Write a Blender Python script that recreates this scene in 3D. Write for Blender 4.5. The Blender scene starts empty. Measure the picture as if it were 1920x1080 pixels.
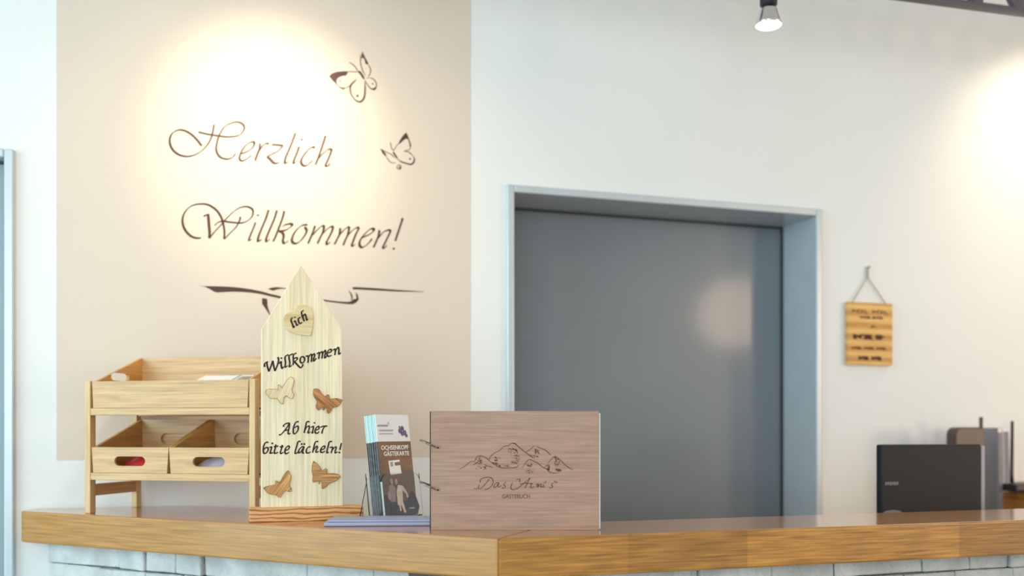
import bpy, bmesh, math, random
from mathutils import Vector, Matrix
R = random.Random(7)
SC = bpy.context.scene
COL = SC.collection

# ---------------------------------------------------------------- camera
EYE = 1.355            # eye height; the bar top is 0.184 below it
TOPZ = EYE - 0.184     # top of the bar counter
F = 1850.0             # focal length in pixels of the 1920 wide frame
HOR = 806.0            # horizon row
cam = bpy.data.cameras.new('camera')
camo = bpy.data.objects.new('camera', cam); COL.objects.link(camo)
camo.location = (0, 0, EYE); camo.rotation_euler = (math.pi/2, 0, 0)
cam.sensor_width = 36.0; cam.lens = F/1920*36; cam.shift_y = (HOR-540)/1920
cam.dof.use_dof = True; cam.dof.focus_distance = 1.93; cam.dof.aperture_fstop = 2.0
cam.clip_start = 0.05
SC.camera = camo

# ---------------------------------------------------------------- world, view, big lights
SC.view_settings.view_transform = 'Standard'; SC.view_settings.look = 'None'
SC.view_settings.gamma = 1; SC.view_settings.use_curve_mapping = False
SC.view_settings.exposure = 0.04
wld = bpy.data.worlds.new('world'); SC.world = wld; wld.use_nodes = True
bg = wld.node_tree.nodes['Background']
bg.inputs[0].default_value = (0.85, 0.95, 1.0, 1); bg.inputs[1].default_value = 0.80

TH = math.radians(17.9)                    # the back wall and the right bar arm run in this direction
W = Vector((math.cos(TH), math.sin(TH), 0)); N = Vector((-math.sin(TH), math.cos(TH), 0))
WALL = 2.53                                # distance of the back wall along N

def light(name, kind, loc, target, energy, color, **kw):
    l = bpy.data.lights.new(name, kind); o = bpy.data.objects.new(name, l); COL.objects.link(o)
    l.energy = energy; l.color = color
    for k, v in kw.items(): setattr(l, k, v)
    o.location = loc
    o.rotation_euler = (Vector(target)-Vector(loc)).to_track_quat('-Z', 'Y').to_euler()
    return o

def wallpx(px, py, off=0.0):               # photograph pixel -> point on the back wall (u, z)
    r = (px-960)/F
    Y = (WALL-off)/(N.y+N.x*r)
    p = Vector((r*Y, Y, 0))
    return p.dot(W), EYE-(py-HOR)/F*Y
def wall_world(u, z, off=0.0):
    p = W*u+N*(WALL-off); return Vector((p.x, p.y, z))

light('daylight_window', 'AREA', (-3.6, -0.2, 1.7), (-0.4, 2.6, 1.4), 88, (0.62, 0.91, 1.0), shape='RECTANGLE', size=2.6, size_y=2.2)
light('front_fill', 'AREA', (-0.9, -3.2, 1.9), (0.0, 2.6, 1.4), 84, (0.84, 0.95, 1.0), shape='RECTANGLE', size=3.0, size_y=2.0)  # added soft fill from behind the camera, not an actual window
_u, _z = wallpx(506, 205)
light('panel_spot', 'SPOT', wall_world(_u, 2.46, 0.70), wall_world(_u, _z-0.06, 0), 32, (1.0, 0.83, 0.60), spot_size=math.radians(50), spot_blend=1.0, shadow_soft_size=0.03)
light('panel_wash', 'SPOT', wall_world(_u, 2.46, 0.70), wall_world(_u, _z-0.45, 0), 15, (1.0, 0.74, 0.50), spot_size=math.radians(110), spot_blend=1.0, shadow_soft_size=0.05)
light('room_wash', 'AREA', (3.6, 0.5, 2.16), wall_world(2.6, 1.7, 0), 13, (1.0, 0.72, 0.47), shape='ELLIPSE', size=.55, size_y=.48)
_u, _z = wallpx(1930, 270)
light('side_spot', 'SPOT', wall_world(_u+0.05, 2.60, 0.36), wall_world(_u+0.05, _z-0.16, 0), 15, (1.0, 0.77, 0.52), spot_size=math.radians(110), spot_blend=1.0, shadow_soft_size=0.03)
light('warm_fill', 'AREA', (4.5, 1.25, 1.55), wall_world(2.0, 1.9, 0), 30, (1.0, 0.73, 0.48), shape='DISK', size=.7)  # unseen warm fill, added low at right to tint the right wall

# ---------------------------------------------------------------- helpers
def lin(c):
    return tuple((x/255/12.92 if x/255 <= .04045 else ((x/255+.055)/1.055)**2.4) for x in c)
def mat(name, col, rough=.5, metal=0, noise=0, nscale=8, bump=0, bscale=60, coat=0, stretch=(1, 1, 1), spec=.5):
    m = bpy.data.materials.new(name); m.use_nodes = True; nt = m.node_tree; b = nt.nodes['Principled BSDF']
    c = lin(col); b.inputs['Base Color'].default_value = (*c, 1)
    b.inputs['Roughness'].default_value = rough; b.inputs['Metallic'].default_value = metal
    b.inputs['Coat Weight'].default_value = coat; b.inputs['Specular IOR Level'].default_value = spec
    tc = nt.nodes.new('ShaderNodeTexCoord'); mp = nt.nodes.new('ShaderNodeMapping'); mp.inputs['Scale'].default_value = stretch
    nt.links.new(tc.outputs['Object'], mp.inputs['Vector'])
    if noise:
        n = nt.nodes.new('ShaderNodeTexNoise'); n.inputs['Scale'].default_value = nscale; n.inputs['Detail'].default_value = 6
        nt.links.new(mp.outputs[0], n.inputs['Vector'])
        r = nt.nodes.new('ShaderNodeValToRGB')
        r.color_ramp.elements[0].position = .3; r.color_ramp.elements[1].position = .7
        r.color_ramp.elements[0].color = (*[x*(1-noise) for x in c], 1); r.color_ramp.elements[1].color = (*[min(1, x*(1+noise)) for x in c], 1)
        nt.links.new(n.outputs['Fac'], r.inputs['Fac']); nt.links.new(r.outputs['Color'], b.inputs['Base Color'])
    if bump:
        n2 = nt.nodes.new('ShaderNodeTexNoise'); n2.inputs['Scale'].default_value = bscale; n2.inputs['Detail'].default_value = 4
        nt.links.new(mp.outputs[0], n2.inputs['Vector'])
        bp = nt.nodes.new('ShaderNodeBump'); bp.inputs['Strength'].default_value = bump; bp.inputs['Distance'].default_value = .01
        nt.links.new(n2.outputs['Fac'], bp.inputs['Height']); nt.links.new(bp.outputs[0], b.inputs['Normal'])
    return m

def wood(name, light_c, dark_c, axis='X', grain=60, along=2.5, rough=.45, bands=0, band_scale=18, distort=4, dscale=.35, seg=0, coat=0, fine=.5, dots=0, contrast=(.35, .7), band_along=.18):
    """grain runs along the given local axis; bands adds wavy annual rings; seg changes tone per glued stave."""
    m = bpy.data.materials.new(name); m.use_nodes = True; nt = m.node_tree; L = nt.links; b = nt.nodes['Principled BSDF']
    b.inputs['Roughness'].default_value = rough; b.inputs['Coat Weight'].default_value = coat; b.inputs['Coat Roughness'].default_value = .12
    tc = nt.nodes.new('ShaderNodeTexCoord')
    def mapped(s):
        mp = nt.nodes.new('ShaderNodeMapping'); mp.inputs['Scale'].default_value = s
        L.new(tc.outputs['Object'], mp.inputs['Vector']); return mp.outputs[0]
    ia = 'XYZ'.index(axis)
    s = [grain]*3; s[ia] = along
    n = nt.nodes.new('ShaderNodeTexNoise'); n.inputs['Scale'].default_value = 1; n.inputs['Detail'].default_value = 7; n.inputs['Roughness'].default_value = .6; n.inputs['Distortion'].default_value = .6
    L.new(mapped(s), n.inputs['Vector'])
    r = nt.nodes.new('ShaderNodeValToRGB'); r.color_ramp.elements[0].position = contrast[0]; r.color_ramp.elements[1].position = contrast[1]
    r.color_ramp.elements[0].color = (*lin(dark_c), 1); r.color_ramp.elements[1].color = (*lin(light_c), 1)
    fac = n.outputs['Fac']
    if bands:
        wv = nt.nodes.new('ShaderNodeTexWave'); wv.wave_type = 'BANDS'; wv.bands_direction = 'Z' if axis != 'Z' else 'X'
        wv.inputs['Scale'].default_value = 1; wv.inputs['Distortion'].default_value = distort; wv.inputs['Detail'].default_value = 2; wv.inputs['Detail Scale'].default_value = dscale
        s2 = [band_scale]*3; s2[ia] = band_scale*band_along
        L.new(mapped(s2), wv.inputs['Vector'])
        mx = nt.nodes.new('ShaderNodeMix'); mx.data_type = 'FLOAT'; mx.inputs[0].default_value = bands
        L.new(fac, mx.inputs[2]); L.new(wv.outputs['Fac'], mx.inputs[3]); fac = mx.outputs[0]
    L.new(fac, r.inputs['Fac']); colr = r.outputs['Color']
    def mult(a, facsock, lo, hi, p0=0, p1=1):
        rr = nt.nodes.new('ShaderNodeMapRange'); rr.inputs['From Min'].default_value = p0; rr.inputs['From Max'].default_value = p1
        rr.inputs['To Min'].default_value = lo; rr.inputs['To Max'].default_value = hi; L.new(facsock, rr.inputs['Value'])
        cm = nt.nodes.new('ShaderNodeMix'); cm.data_type = 'RGBA'; cm.blend_type = 'MULTIPLY'; cm.inputs[0].default_value = 1
        L.new(a, cm.inputs[6]); L.new(rr.outputs[0], cm.inputs[7]); return cm.outputs[2]
    if fine:
        s3 = [260]*3; s3[ia] = 9
        n3 = nt.nodes.new('ShaderNodeTexNoise'); n3.inputs['Scale'].default_value = 1; n3.inputs['Detail'].default_value = 2; L.new(mapped(s3), n3.inputs['Vector'])
        colr = mult(colr, n3.outputs['Fac'], 1-fine*.45, 1+fine*.18, .3, .65)
    if dots:
        s4 = [40]*3; s4[ia] = 11
        vo = nt.nodes.new('ShaderNodeTexVoronoi'); vo.inputs['Scale'].default_value = 1; L.new(mapped(s4), vo.inputs['Vector'])
        colr = mult(colr, vo.outputs['Distance'], 1-dots, 1, .08, .24)
    if seg:
        sx = nt.nodes.new('ShaderNodeSeparateXYZ'); L.new(tc.outputs['Object'], sx.inputs[0])
        d = nt.nodes.new('ShaderNodeMath'); d.operation = 'DIVIDE'; d.inputs[1].default_value = seg; L.new(sx.outputs[ia], d.inputs[0])
        fl = nt.nodes.new('ShaderNodeMath'); fl.operation = 'FLOOR'; L.new(d.outputs[0], fl.inputs[0])
        wn = nt.nodes.new('ShaderNodeTexWhiteNoise'); wn.noise_dimensions = '1D'; L.new(fl.outputs[0], wn.inputs['W'])
        colr = mult(colr, wn.outputs['Value'], .80, 1.10)
    L.new(colr, b.inputs['Base Color'])
    bp = nt.nodes.new('ShaderNodeBump'); bp.inputs['Strength'].default_value = .12; bp.inputs['Distance'].default_value = .002
    L.new(n.outputs['Fac'], bp.inputs['Height']); L.new(bp.outputs[0], b.inputs['Normal'])
    return m

class MB:
    """collects shapes into one mesh"""
    def __init__(s): s.v = []; s.f = []
    def add(s, vs, fs):
        o = len(s.v); s.v += [tuple(v) for v in vs]; s.f += [tuple(i+o for i in f) for f in fs]; return s
    def box(s, x0, x1, y0, y1, z0, z1):
        return s.add([(x, y, z) for z in (z0, z1) for y in (y0, y1) for x in (x0, x1)],
                     [(0, 2, 3, 1), (4, 5, 7, 6), (0, 1, 5, 4), (2, 6, 7, 3), (0, 4, 6, 2), (1, 3, 7, 5)])
    def hexa(s, bot, top):                 # two quads in the same order
        return s.add(list(bot)+list(top), [(3, 2, 1, 0), (4, 5, 6, 7), (0, 1, 5, 4), (1, 2, 6, 5), (2, 3, 7, 6), (3, 0, 4, 7)])
    def prism(s, poly, a, b, to):          # polygon extruded from a to b; to(p, d) -> 3d
        n = len(poly)
        area = sum(poly[i][0]*poly[(i+1) % n][1]-poly[(i+1) % n][0]*poly[i][1] for i in range(n))
        if area < 0: poly = poly[::-1]
        vs = [to(p, a) for p in poly]+[to(p, b) for p in poly]
        return s.add(vs, [tuple(range(n)), tuple(range(2*n-1, n-1, -1))]+[(i, i+n, (i+1) % n+n, (i+1) % n) for i in range(n)])
    def tube(s, pts, r, n=8, closed=False):
        pts = [Vector(p) for p in pts]; m = len(pts); vs = []; fs = []
        up = Vector((0, 0, 1))
        for i, p in enumerate(pts):
            a = pts[(i-1) % m] if closed or i > 0 else p; c = pts[(i+1) % m] if closed or i < m-1 else p
            t = (c-a).normalized(); ref = up if abs(t.z) < .95 else Vector((1, 0, 0))
            e1 = t.cross(ref).normalized(); e2 = t.cross(e1)
            rr = r[i] if isinstance(r, (list, tuple)) else r
            vs += [p+e1*rr*math.cos(2*math.pi*k/n)+e2*rr*math.sin(2*math.pi*k/n) for k in range(n)]
        for i in range(m if closed else m-1):
            for k in range(n):
                a = i*n+k; b2 = i*n+(k+1) % n; c = ((i+1) % m)*n+(k+1) % n; d = ((i+1) % m)*n+k
                fs.append((a, b2, c, d))
        if not closed: fs += [tuple(range(n-1, -1, -1)), tuple(range((m-1)*n, m*n))]
        return s.add(vs, fs)
    def lathe(s, prof, c=(0, 0, 0), n=32):  # profile (r, z)
        vs = []; fs = []
        for r, z in prof: vs += [(c[0]+r*math.cos(2*math.pi*k/n), c[1]+r*math.sin(2*math.pi*k/n), c[2]+z) for k in range(n)]
        for i in range(len(prof)-1):
            for k in range(n): fs.append((i*n+k, i*n+(k+1) % n, (i+1)*n+(k+1) % n, (i+1)*n+k))
        fs += [tuple(range(n-1, -1, -1)), tuple(range((len(prof)-1)*n, len(prof)*n))]
        return s.add(vs, fs)
    def stroke(s, pts, w, to, nib=math.radians(40), wmin=None, th=.0006, taper=0, sub=6):
        """pen stroke with a broad nib; pts are (x, y) with y up, w in the same unit; to(p, d) -> 3d"""
        P = spline(pts, sub) if len(pts) > 2 else [Vector(p) for p in pts]
        wmin = w*.35 if wmin is None else wmin; n = len(P); vs = []; fs = []
        for i, p in enumerate(P):
            t = P[min(i+1, n-1)]-P[max(i-1, 0)]
            if t.length < 1e-9: t = Vector((1, 0))
            t.normalize(); q = Vector((-t.y, t.x)); ang = math.atan2(t.y, t.x)
            h = (wmin+(w-wmin)*abs(math.sin(ang-nib)))/2
            if taper:
                e = min(i, n-1-i)/(n-1)*2; h *= min(1, .25+e/taper)
            for d in (0, th): vs += [to(p+q*h, d), to(p-q*h, d)]
        for i in range(n-1):
            a = i*4; b2 = a+4
            fs += [(a+2, b2+2, b2+3, a+3), (a, a+1, b2+1, b2), (a, b2, b2+2, a+2), (a+1, a+3, b2+3, b2+1)]
        fs += [(0, 2, 3, 1), (4*(n-1), 4*(n-1)+1, 4*(n-1)+3, 4*(n-1)+2)]
        return s.add(vs, fs)
    def dot(s, c, r, to, th=.0006, n=10):
        return s.prism([(c[0]+r*math.cos(2*math.pi*k/n), c[1]+r*math.sin(2*math.pi*k/n)) for k in range(n)], 0, th, to)
    def build(s, name, m=None, parent=None, bevel=0, smooth=False, seg=2):
        me = bpy.data.meshes.new(name); me.from_pydata(s.v, [], s.f); me.validate(); me.update()
        bm = bmesh.new(); bm.from_mesh(me); bmesh.ops.recalc_face_normals(bm, faces=bm.faces); bm.to_mesh(me); bm.free()
        o = bpy.data.objects.new(name, me); COL.objects.link(o)
        if m: me.materials.append(m)
        if parent: o.parent = parent
        if bevel:
            md = o.modifiers.new('bevel', 'BEVEL'); md.width = bevel; md.segments = seg; md.limit_method = 'ANGLE'; md.angle_limit = math.radians(40)
        if smooth:
            for p in me.polygons: p.use_smooth = True
        return o

def spline(pts, sub=6):
    P = [Vector(p) for p in pts]; out = []
    for i in range(len(P)-1):
        p0 = P[max(i-1, 0)]; p1 = P[i]; p2 = P[i+1]; p3 = P[min(i+2, len(P)-1)]
        for k in range(sub):
            t = k/sub
            out.append(.5*((2*p1)+(p2-p0)*t+(2*p0-5*p1+4*p2-p3)*t*t+(3*p1-p0-3*p2+p3)*t**3))
    out.append(P[-1]); return out
def closed_spline(pts, sub=5):
    P = [Vector(p) for p in pts]; n = len(P); out = []
    for i in range(n):
        p0, p1, p2, p3 = P[i-1], P[i], P[(i+1) % n], P[(i+2) % n]
        for k in range(sub):
            t = k/sub
            out.append(.5*((2*p1)+(p2-p0)*t+(2*p0-5*p1+4*p2-p3)*t*t+(3*p1-p0-3*p2+p3)*t**3))
    return out

def tag(o, label, cat, group=None):
    o['label'] = label; o['category'] = cat
    if group: o['group'] = group
    return o
def thing(name, label, cat, loc, rz=0, group=None):
    o = bpy.data.objects.new(name, None); COL.objects.link(o); o.empty_display_size = .05
    o.location = loc; o.rotation_euler = (0, 0, rz)
    return tag(o, label, cat, group)
def struct(o): o['kind'] = 'structure'; return o
def text_mesh(body, size, name, m, parent, to, bold=0):
    cu = bpy.data.curves.new('t', 'FONT'); cu.body = body; cu.size = size; cu.align_x = 'CENTER'; cu.align_y = 'CENTER'; cu.extrude = .0002; cu.offset = bold
    cu.resolution_u = 3
    tmp = bpy.data.objects.new('t', cu); me = bpy.data.meshes.new_from_object(tmp); bpy.data.objects.remove(tmp)
    for v in me.vertices: v.co = to(Vector((v.co.x, v.co.y)), v.co.z+.0002)
    me.name = name; o = bpy.data.objects.new(name, me); COL.objects.link(o); me.materials.append(m); o.parent = parent
    return o
def slotted(mb, quad, y, th, cx, cz, hw, hh, xf=None):
    """flat panel with a rounded handle slot; quad = 4 (x, z) corners ccw; panel lies at y..y+th before xf"""
    xf = xf or (lambda p: p)
    angs = sorted(set([round(2*math.pi*k/40, 5) for k in range(40)]+[round(math.atan2(q[1]-cz, q[0]-cx) % (2*math.pi), 5) for q in quad]))
    def outer(a):
        d = Vector((math.cos(a), math.sin(a))); best = None
        for i in range(4):
            p = Vector(quad[i])-Vector((cx, cz)); e = Vector(quad[(i+1) % 4])-Vector(quad[i])
            den = d.x*e.y-d.y*e.x
            if abs(den) < 1e-9: continue
            t = (p.x*e.y-p.y*e.x)/den; u = (p.x*d.y-p.y*d.x)/den
            if t > 0 and -1e-4 <= u <= 1.0001 and (best is None or t < best): best = t
        return (cx+d.x*best, cz+d.y*best)
    def inner(a):
        d = (math.cos(a), math.sin(a)); lo, hi = 0, 1
        for _ in range(40):
            t = (lo+hi)/2; x = abs(d[0]*t); z = abs(d[1]*t)
            ins = z <= hh if x <= hw-hh else (x-(hw-hh))**2+z*z <= hh*hh
            lo, hi = (t, hi) if ins else (lo, t)
        return (cx+d[0]*lo, cz+d[1]*lo)
    n = len(angs); vs = []
    for yy in (y, y+th):
        vs += [xf((p[0], yy, p[1])) for p in map(outer, angs)]+[xf((p[0], yy, p[1])) for p in map(inner, angs)]
    fs = []
    for i in range(n):
        j = (i+1) % n
        fs += [(i, j, n+j, n+i), (2*n+j, 2*n+i, 3*n+i, 3*n+j), (j, i, 2*n+i, 2*n+j), (n+i, n+j, 3*n+j, 3*n+i)]
    mb.add(vs, fs)

# ---------------------------------------------------------------- materials
M = {}
M['wall'] = mat('white_wall_paint', (232, 235, 234), .85, noise=.015, nscale=3, bump=.06, bscale=180)
M['beige'] = mat('beige_wall_paint', (219, 206, 191), .85, noise=.015, nscale=3, bump=.06, bscale=180)
M['vinyl'] = mat('brown_vinyl', (74, 44, 34), .5, noise=.06, nscale=30)
M['floor'] = mat('floor_tiles', (150, 140, 128), .4, noise=.1, nscale=4)
M['ceil'] = mat('ceiling_white', (235, 235, 232), .9, noise=.02)
M['steel'] = mat('steel_frame_paint', (194, 204, 210), .3, .2, noise=.03, nscale=12)
M['leaf2'] = mat('light_door_lacquer', (150, 166, 172), .4, noise=.03, nscale=6)
M['door'] = mat('grey_door_lacquer', (116, 125, 133), .35, noise=.05, nscale=2.5, bump=.02, bscale=12, coat=.26)
M['door'].node_tree.nodes['Principled BSDF'].inputs['Coat Roughness'].default_value = .1
M['steeldark'] = mat('rubber_seal', (60, 62, 66), .6, noise=.05)
M['oakL'] = wood('oak_left', (190, 136, 62), (168, 114, 46), 'X', 190, 5, .42, coat=.25, fine=.6, contrast=(.25, .7))
M['oakR'] = wood('oak_right', (198, 142, 66), (162, 106, 42), 'X', 130, 9, .42, seg=.24, coat=.25, fine=.8, contrast=(.25, .68))
M['oaktop'] = wood('oak_top_lacquered', (204, 144, 90), (182, 122, 72), 'X', 70, 2.5, .25, coat=.75, fine=.4)
M['stone'] = mat('split_stone', (196, 200, 199), .85, noise=.2, nscale=16, bump=.8, bscale=60)
M['mortar'] = mat('stone_backing', (120, 124, 124), .9, noise=.1)
M['darkwood'] = wood('dark_brown_panel', (84, 52, 40), (58, 34, 26), 'Z', 40, 3, .4)
M['body'] = mat('counter_carcass', (216, 216, 212), .6, noise=.03)
M['bamboo'] = wood('bamboo', (220, 182, 130), (198, 152, 98), 'X', 120, 3, .42, fine=.45, dots=.16, contrast=(.3, .72))
M['bambooV'] = wood('bamboo_upright', (226, 192, 140), (204, 162, 106), 'Z', 85, 1.6, .42, fine=.4, dots=.12, contrast=(.3, .72))
M['bambooY'] = wood('bamboo_side', (220, 170, 102), (194, 140, 72), 'Y', 85, 1.6, .42, fine=.4, dots=.14, contrast=(.3, .72))
M['pine'] = wood('whitewashed_pine', (240, 228, 196), (226, 208, 166), 'Z', 50, 1.6, .6, fine=.35, contrast=(.2, .6))
M['pineheart'] = wood('pine_heart', (228, 212, 170), (210, 184, 128), 'X', 40, 6, .55, fine=.3)
M['larch'] = wood('wavy_larch', (228, 172, 110), (168, 104, 54), 'X', 60, 6, .5, bands=.85, band_scale=40, distort=5, dscale=1.3, fine=.3, contrast=(.1, .55), band_along=.3)
M['pale'] = wood('pale_inlay', (238, 222, 184), (222, 194, 146), 'Z', 160, 14, .55, fine=.4)
M['tan'] = wood('tan_inlay', (224, 178, 112), (176, 116, 58), 'Z', 400, 18, .55, fine=.6, contrast=(.4, .62))
M['tan2'] = wood('tan_inlay_flat_grain', (220, 172, 108), (172, 114, 60), 'X', 400, 18, .55, fine=.6, contrast=(.4, .62))
M['brown'] = wood('brown_inlay', (204, 142, 84), (140, 82, 42), 'Z', 400, 18, .55, fine=.6, contrast=(.4, .62))
M['burnt'] = mat('burnt_lettering', (44, 30, 24), .7, noise=.25, nscale=90)
M['burntline'] = mat('burnt_outline', (128, 96, 60), .7, noise=.2, nscale=80)
M['ply'] = wood('walnut_ply', (182, 146, 124), (162, 126, 108), 'X', 80, 13, .6, fine=.45, contrast=(.15, .8))
M['plyedge'] = mat('dark_ply_edge', (54, 38, 34), .6, noise=.2, nscale=60)
M['engrave'] = mat('laser_engraving', (92, 62, 52), .75, noise=.2, nscale=120)
M['engrave2'] = mat('light_laser_shading', (134, 100, 86), .75, noise=.3, nscale=160)
M['paper'] = mat('white_paper', (236, 238, 240), .55, noise=.02, nscale=20)
M['chrome'] = mat('chrome', (225, 225, 228), .12, 1, noise=.02)
M['bluepaper'] = mat('lilac_paper', (162, 164, 190), .5, noise=.05, nscale=20)
M['mintpaper'] = mat('mint_paper', (196, 226, 226), .45, noise=.03, nscale=30)
M['photo'] = mat('printed_brown_photo', (128, 94, 66), .35, noise=.35, nscale=22)
M['photogrey'] = mat('printed_grey_photo', (112, 110, 112), .35, noise=.4, nscale=50, stretch=(1, 1, 3))
M['photodark'] = mat('printed_dark_photo', (52, 50, 52), .35, noise=.4, nscale=50, stretch=(1, 1, 3))
M['inkgrey'] = mat('grey_print', (150, 158, 164), .5, noise=.05)
M['inkpurple'] = mat('purple_print', (112, 84, 128), .5, noise=.3, nscale=200)
M['white'] = mat('white_print', (240, 240, 236), .5, noise=.02)
M['skin'] = mat('printed_skin', (232, 196, 180), .5, noise=.1, nscale=80)
M['cloth'] = mat('printed_grey_shirt', (168, 150, 146), .5, noise=.2, nscale=80)
M['trouser'] = mat('printed_dark_trousers', (70, 62, 60), .5, noise=.2, nscale=80)
M['cream'] = mat('printed_cream', (236, 222, 208), .5, noise=.15, nscale=80)
M['black'] = mat('black_plastic', (34, 32, 36), .4, noise=.1, nscale=30)
M['screen'] = mat('dark_monitor_plastic', (18, 17, 23), .6, noise=.12, nscale=14)
M['silver'] = mat('silver_plastic', (150, 148, 156), .35, .3, noise=.04)
M['greyprint'] = mat('light_grey_mark', (128, 122, 132), .5, noise=.05)
M['brownplastic'] = mat('brown_plastic', (78, 60, 56), .4, noise=.08, nscale=20)
M['truss'] = mat('truss_paint', (84, 78, 88), .45, noise=.06)
M['signwood'] = wood('sign_wood', (232, 188, 112), (196, 142, 70), 'X', 30, 3, .55, fine=.3, contrast=(.3, .7), bands=.4, band_scale=9)
M['signink'] = mat('burnt_sign_print', (84, 48, 28), .7, noise=.2)
M['rope'] = mat('jute_string', (176, 164, 146), .9, noise=.2, nscale=200)
M['cabinet'] = wood('cabinet_beech', (216, 152, 72), (186, 120, 46), 'Y', 40, 2, .45, fine=.5)
M['red'] = mat('red_wrapper', (206, 40, 52), .3, noise=.25, nscale=30)
M['blue'] = mat('blue_wrapper', (70, 130, 180), .3, noise=.2, nscale=40)
M['lilac'] = mat('lilac_wrapper', (196, 190, 206), .3, noise=.15, nscale=30)
M['greyphoto'] = mat('grey_printed_cover', (150, 142, 140), .4, noise=.35, nscale=30)
def glass(name, col, rough=0, ior=1.3):
    m = bpy.data.materials.new(name); m.use_nodes = True; nt = m.node_tree; b = nt.nodes['Principled BSDF']
    b.inputs['Base Color'].default_value = (*col, 1); b.inputs['Transmission Weight'].default_value = 1; b.inputs['Roughness'].default_value = rough; b.inputs['IOR'].default_value = ior
    n = nt.nodes.new('ShaderNodeTexNoise'); n.inputs['Scale'].default_value = 5
    r = nt.nodes.new('ShaderNodeMapRange'); r.inputs['To Min'].default_value = rough; r.inputs['To Max'].default_value = rough+.02
    nt.links.new(n.outputs['Fac'], r.inputs['Value']); nt.links.new(r.outputs[0], b.inputs['Roughness'])
    return m
M['edge'] = mat('acrylic_edge_glint', (214, 240, 240), .3, noise=.03)  # pale colour that paints the glint on the acrylic edge
M['ringsteel'] = mat('ring_steel', (150, 138, 132), .2, 1, noise=.05)
M['acrylic'] = glass('clear_acrylic', (.97, .985, .98))
def emit(name, col, st):
    m = bpy.data.materials.new(name); m.use_nodes = True; nt = m.node_tree; b = nt.nodes['Principled BSDF']
    b.inputs['Base Color'].default_value = (.9, .9, .9, 1); b.inputs['Emission Color'].default_value = (*col, 1); b.inputs['Emission Strength'].default_value = st
    return m
M['lens'] = emit('lit_lamp_lens', (1, .98, .95), 6)

# ---------------------------------------------------------------- setting
struct(MB().box(-5, 6, -4.5, 6, -.1, 0).build('floor', M['floor']))
struct(MB().box(-5, 6, -4.5, 6, 3.0, 3.1).build('ceiling', M['ceil']))
WE = bpy.data.objects.new('wall_back', None)
def wall_empty(name):                      # an Empty in the wall's own frame: x along the wall, y into it, z up
    o = bpy.data.objects.new(name, None); COL.objects.link(o)
    p = N*WALL; o.location = (p.x, p.y, 0); o.rotation_euler = (0, 0, TH); return o
bpy.data.objects.remove(WE)
d1l = wallpx(962, 365)[0]; d1r = wallpx(1526, 403)[0]; d1t = wallpx(1240, 384)[1]
d2r = wallpx(9, 290)[0]; d2t = wallpx(13, 298)[1]; d2l = d2r-.95
wb = wall_empty('wall_back'); struct(wb)
wm = MB(); LIP = .0205
for a, b, c, d in ((-5, d2l-LIP, 0, 3), (d2l-LIP, d2r+LIP, d2t+LIP, 3), (d2r+LIP, d1l-LIP, 0, 3), (d1l-LIP, d1r+LIP, d1t+LIP, 3), (d1r+LIP, 5, 0, 3)):
    wm.box(a, b, 0, .3, c, d)
struct(wm.build('wall_surface', M['wall'], wb))
# beige painted field behind the lettering
pu0 = wallpx(106, 500)[0]; pu1 = wallpx(882, 500)[0]; pz0 = wallpx(450, 859.5)[1]
struct(MB().box(pu0, pu1, -.0012, 0, pz0, 2.86).build('painted_field', M['beige'], wb))

def door(name, l, r, t, hinge_side, leaf=None, rec=.165):
    e = wall_empty(name); struct(e)
    f = MB(); lip = LIP+.0005; out = .014
    # frame: reveal lining and a thin lip around the opening on the wall
    f.box(l-lip, l, -out, rec, 0, t+lip).box(r, r+lip, -out, rec, 0, t+lip).box(l, r, -out, rec, t, t+lip)
    struct(f.build('frame', M['steel'], e, bevel=.004, seg=3))
    s = MB(); s.box(l, l+.006, rec-.005, rec+.003, 0, t).box(r-.006, r, rec-.005, rec+.003, 0, t).box(l+.006, r-.006, rec-.005, rec+.003, t-.006, t)
    struct(s.build('seal', M['steeldark'], e))
    struct(MB().box(l+.001, r-.001, rec+.003, rec+.045, .005, t-.001).build('leaf', leaf or M['door'], e, bevel=.002))
    hx = l+.07 if hinge_side == 'r' else r-.07
    h = MB(); h.tube([(hx, rec+.003, 1.02), (hx, rec-.04, 1.02), (hx+(.11 if hinge_side == 'r' else -.11), rec-.04, 1.02)], .009, 10); h.box(hx-.02, hx+.02, rec-.005, rec+.003, .9, 1.1)
    struct(h.build('handle', M['chrome'], e, bevel=.002))
    return e
door('door_1', d1l, d1r, d1t, 'r')
door('door_2', d2l, d2r, d2t, 'r', M['leaf2'], .03)

# ---------------------------------------------------------------- pen traced lettering on the wall
def wall_decal(name, label, cat, group=None):
    o = tag(wall_empty(name), label, cat, group); return o
def P(region, pts, yup=True):              # crop coordinates (x0, y0, scale) -> photograph pixels
    x0, y0, s = region; return [(x0+x/s, y0+y/s) for x, y in pts]
def on_wall(pts): return [wallpx(*p) for p in pts]
wt = lambda p, d: (p[0], -.0014-d, p[1])   # in the wall's frame, proud of the paint
PXM = 1.35e-3                              # one photograph pixel on the wall in metres
def pen(mb, region, strokes, w, conv, to, pxm, wmin=None, nib=40, dots=(), dr=1.6, taper=0):
    for st in strokes: mb.stroke(conv(P(region, st)), w*pxm, to, math.radians(nib), (wmin*pxm if wmin else None), taper=taper)
    for d in dots:
        c = conv(P(region, [d]))[0]; mb.dot(c, dr*pxm, to)

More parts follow.
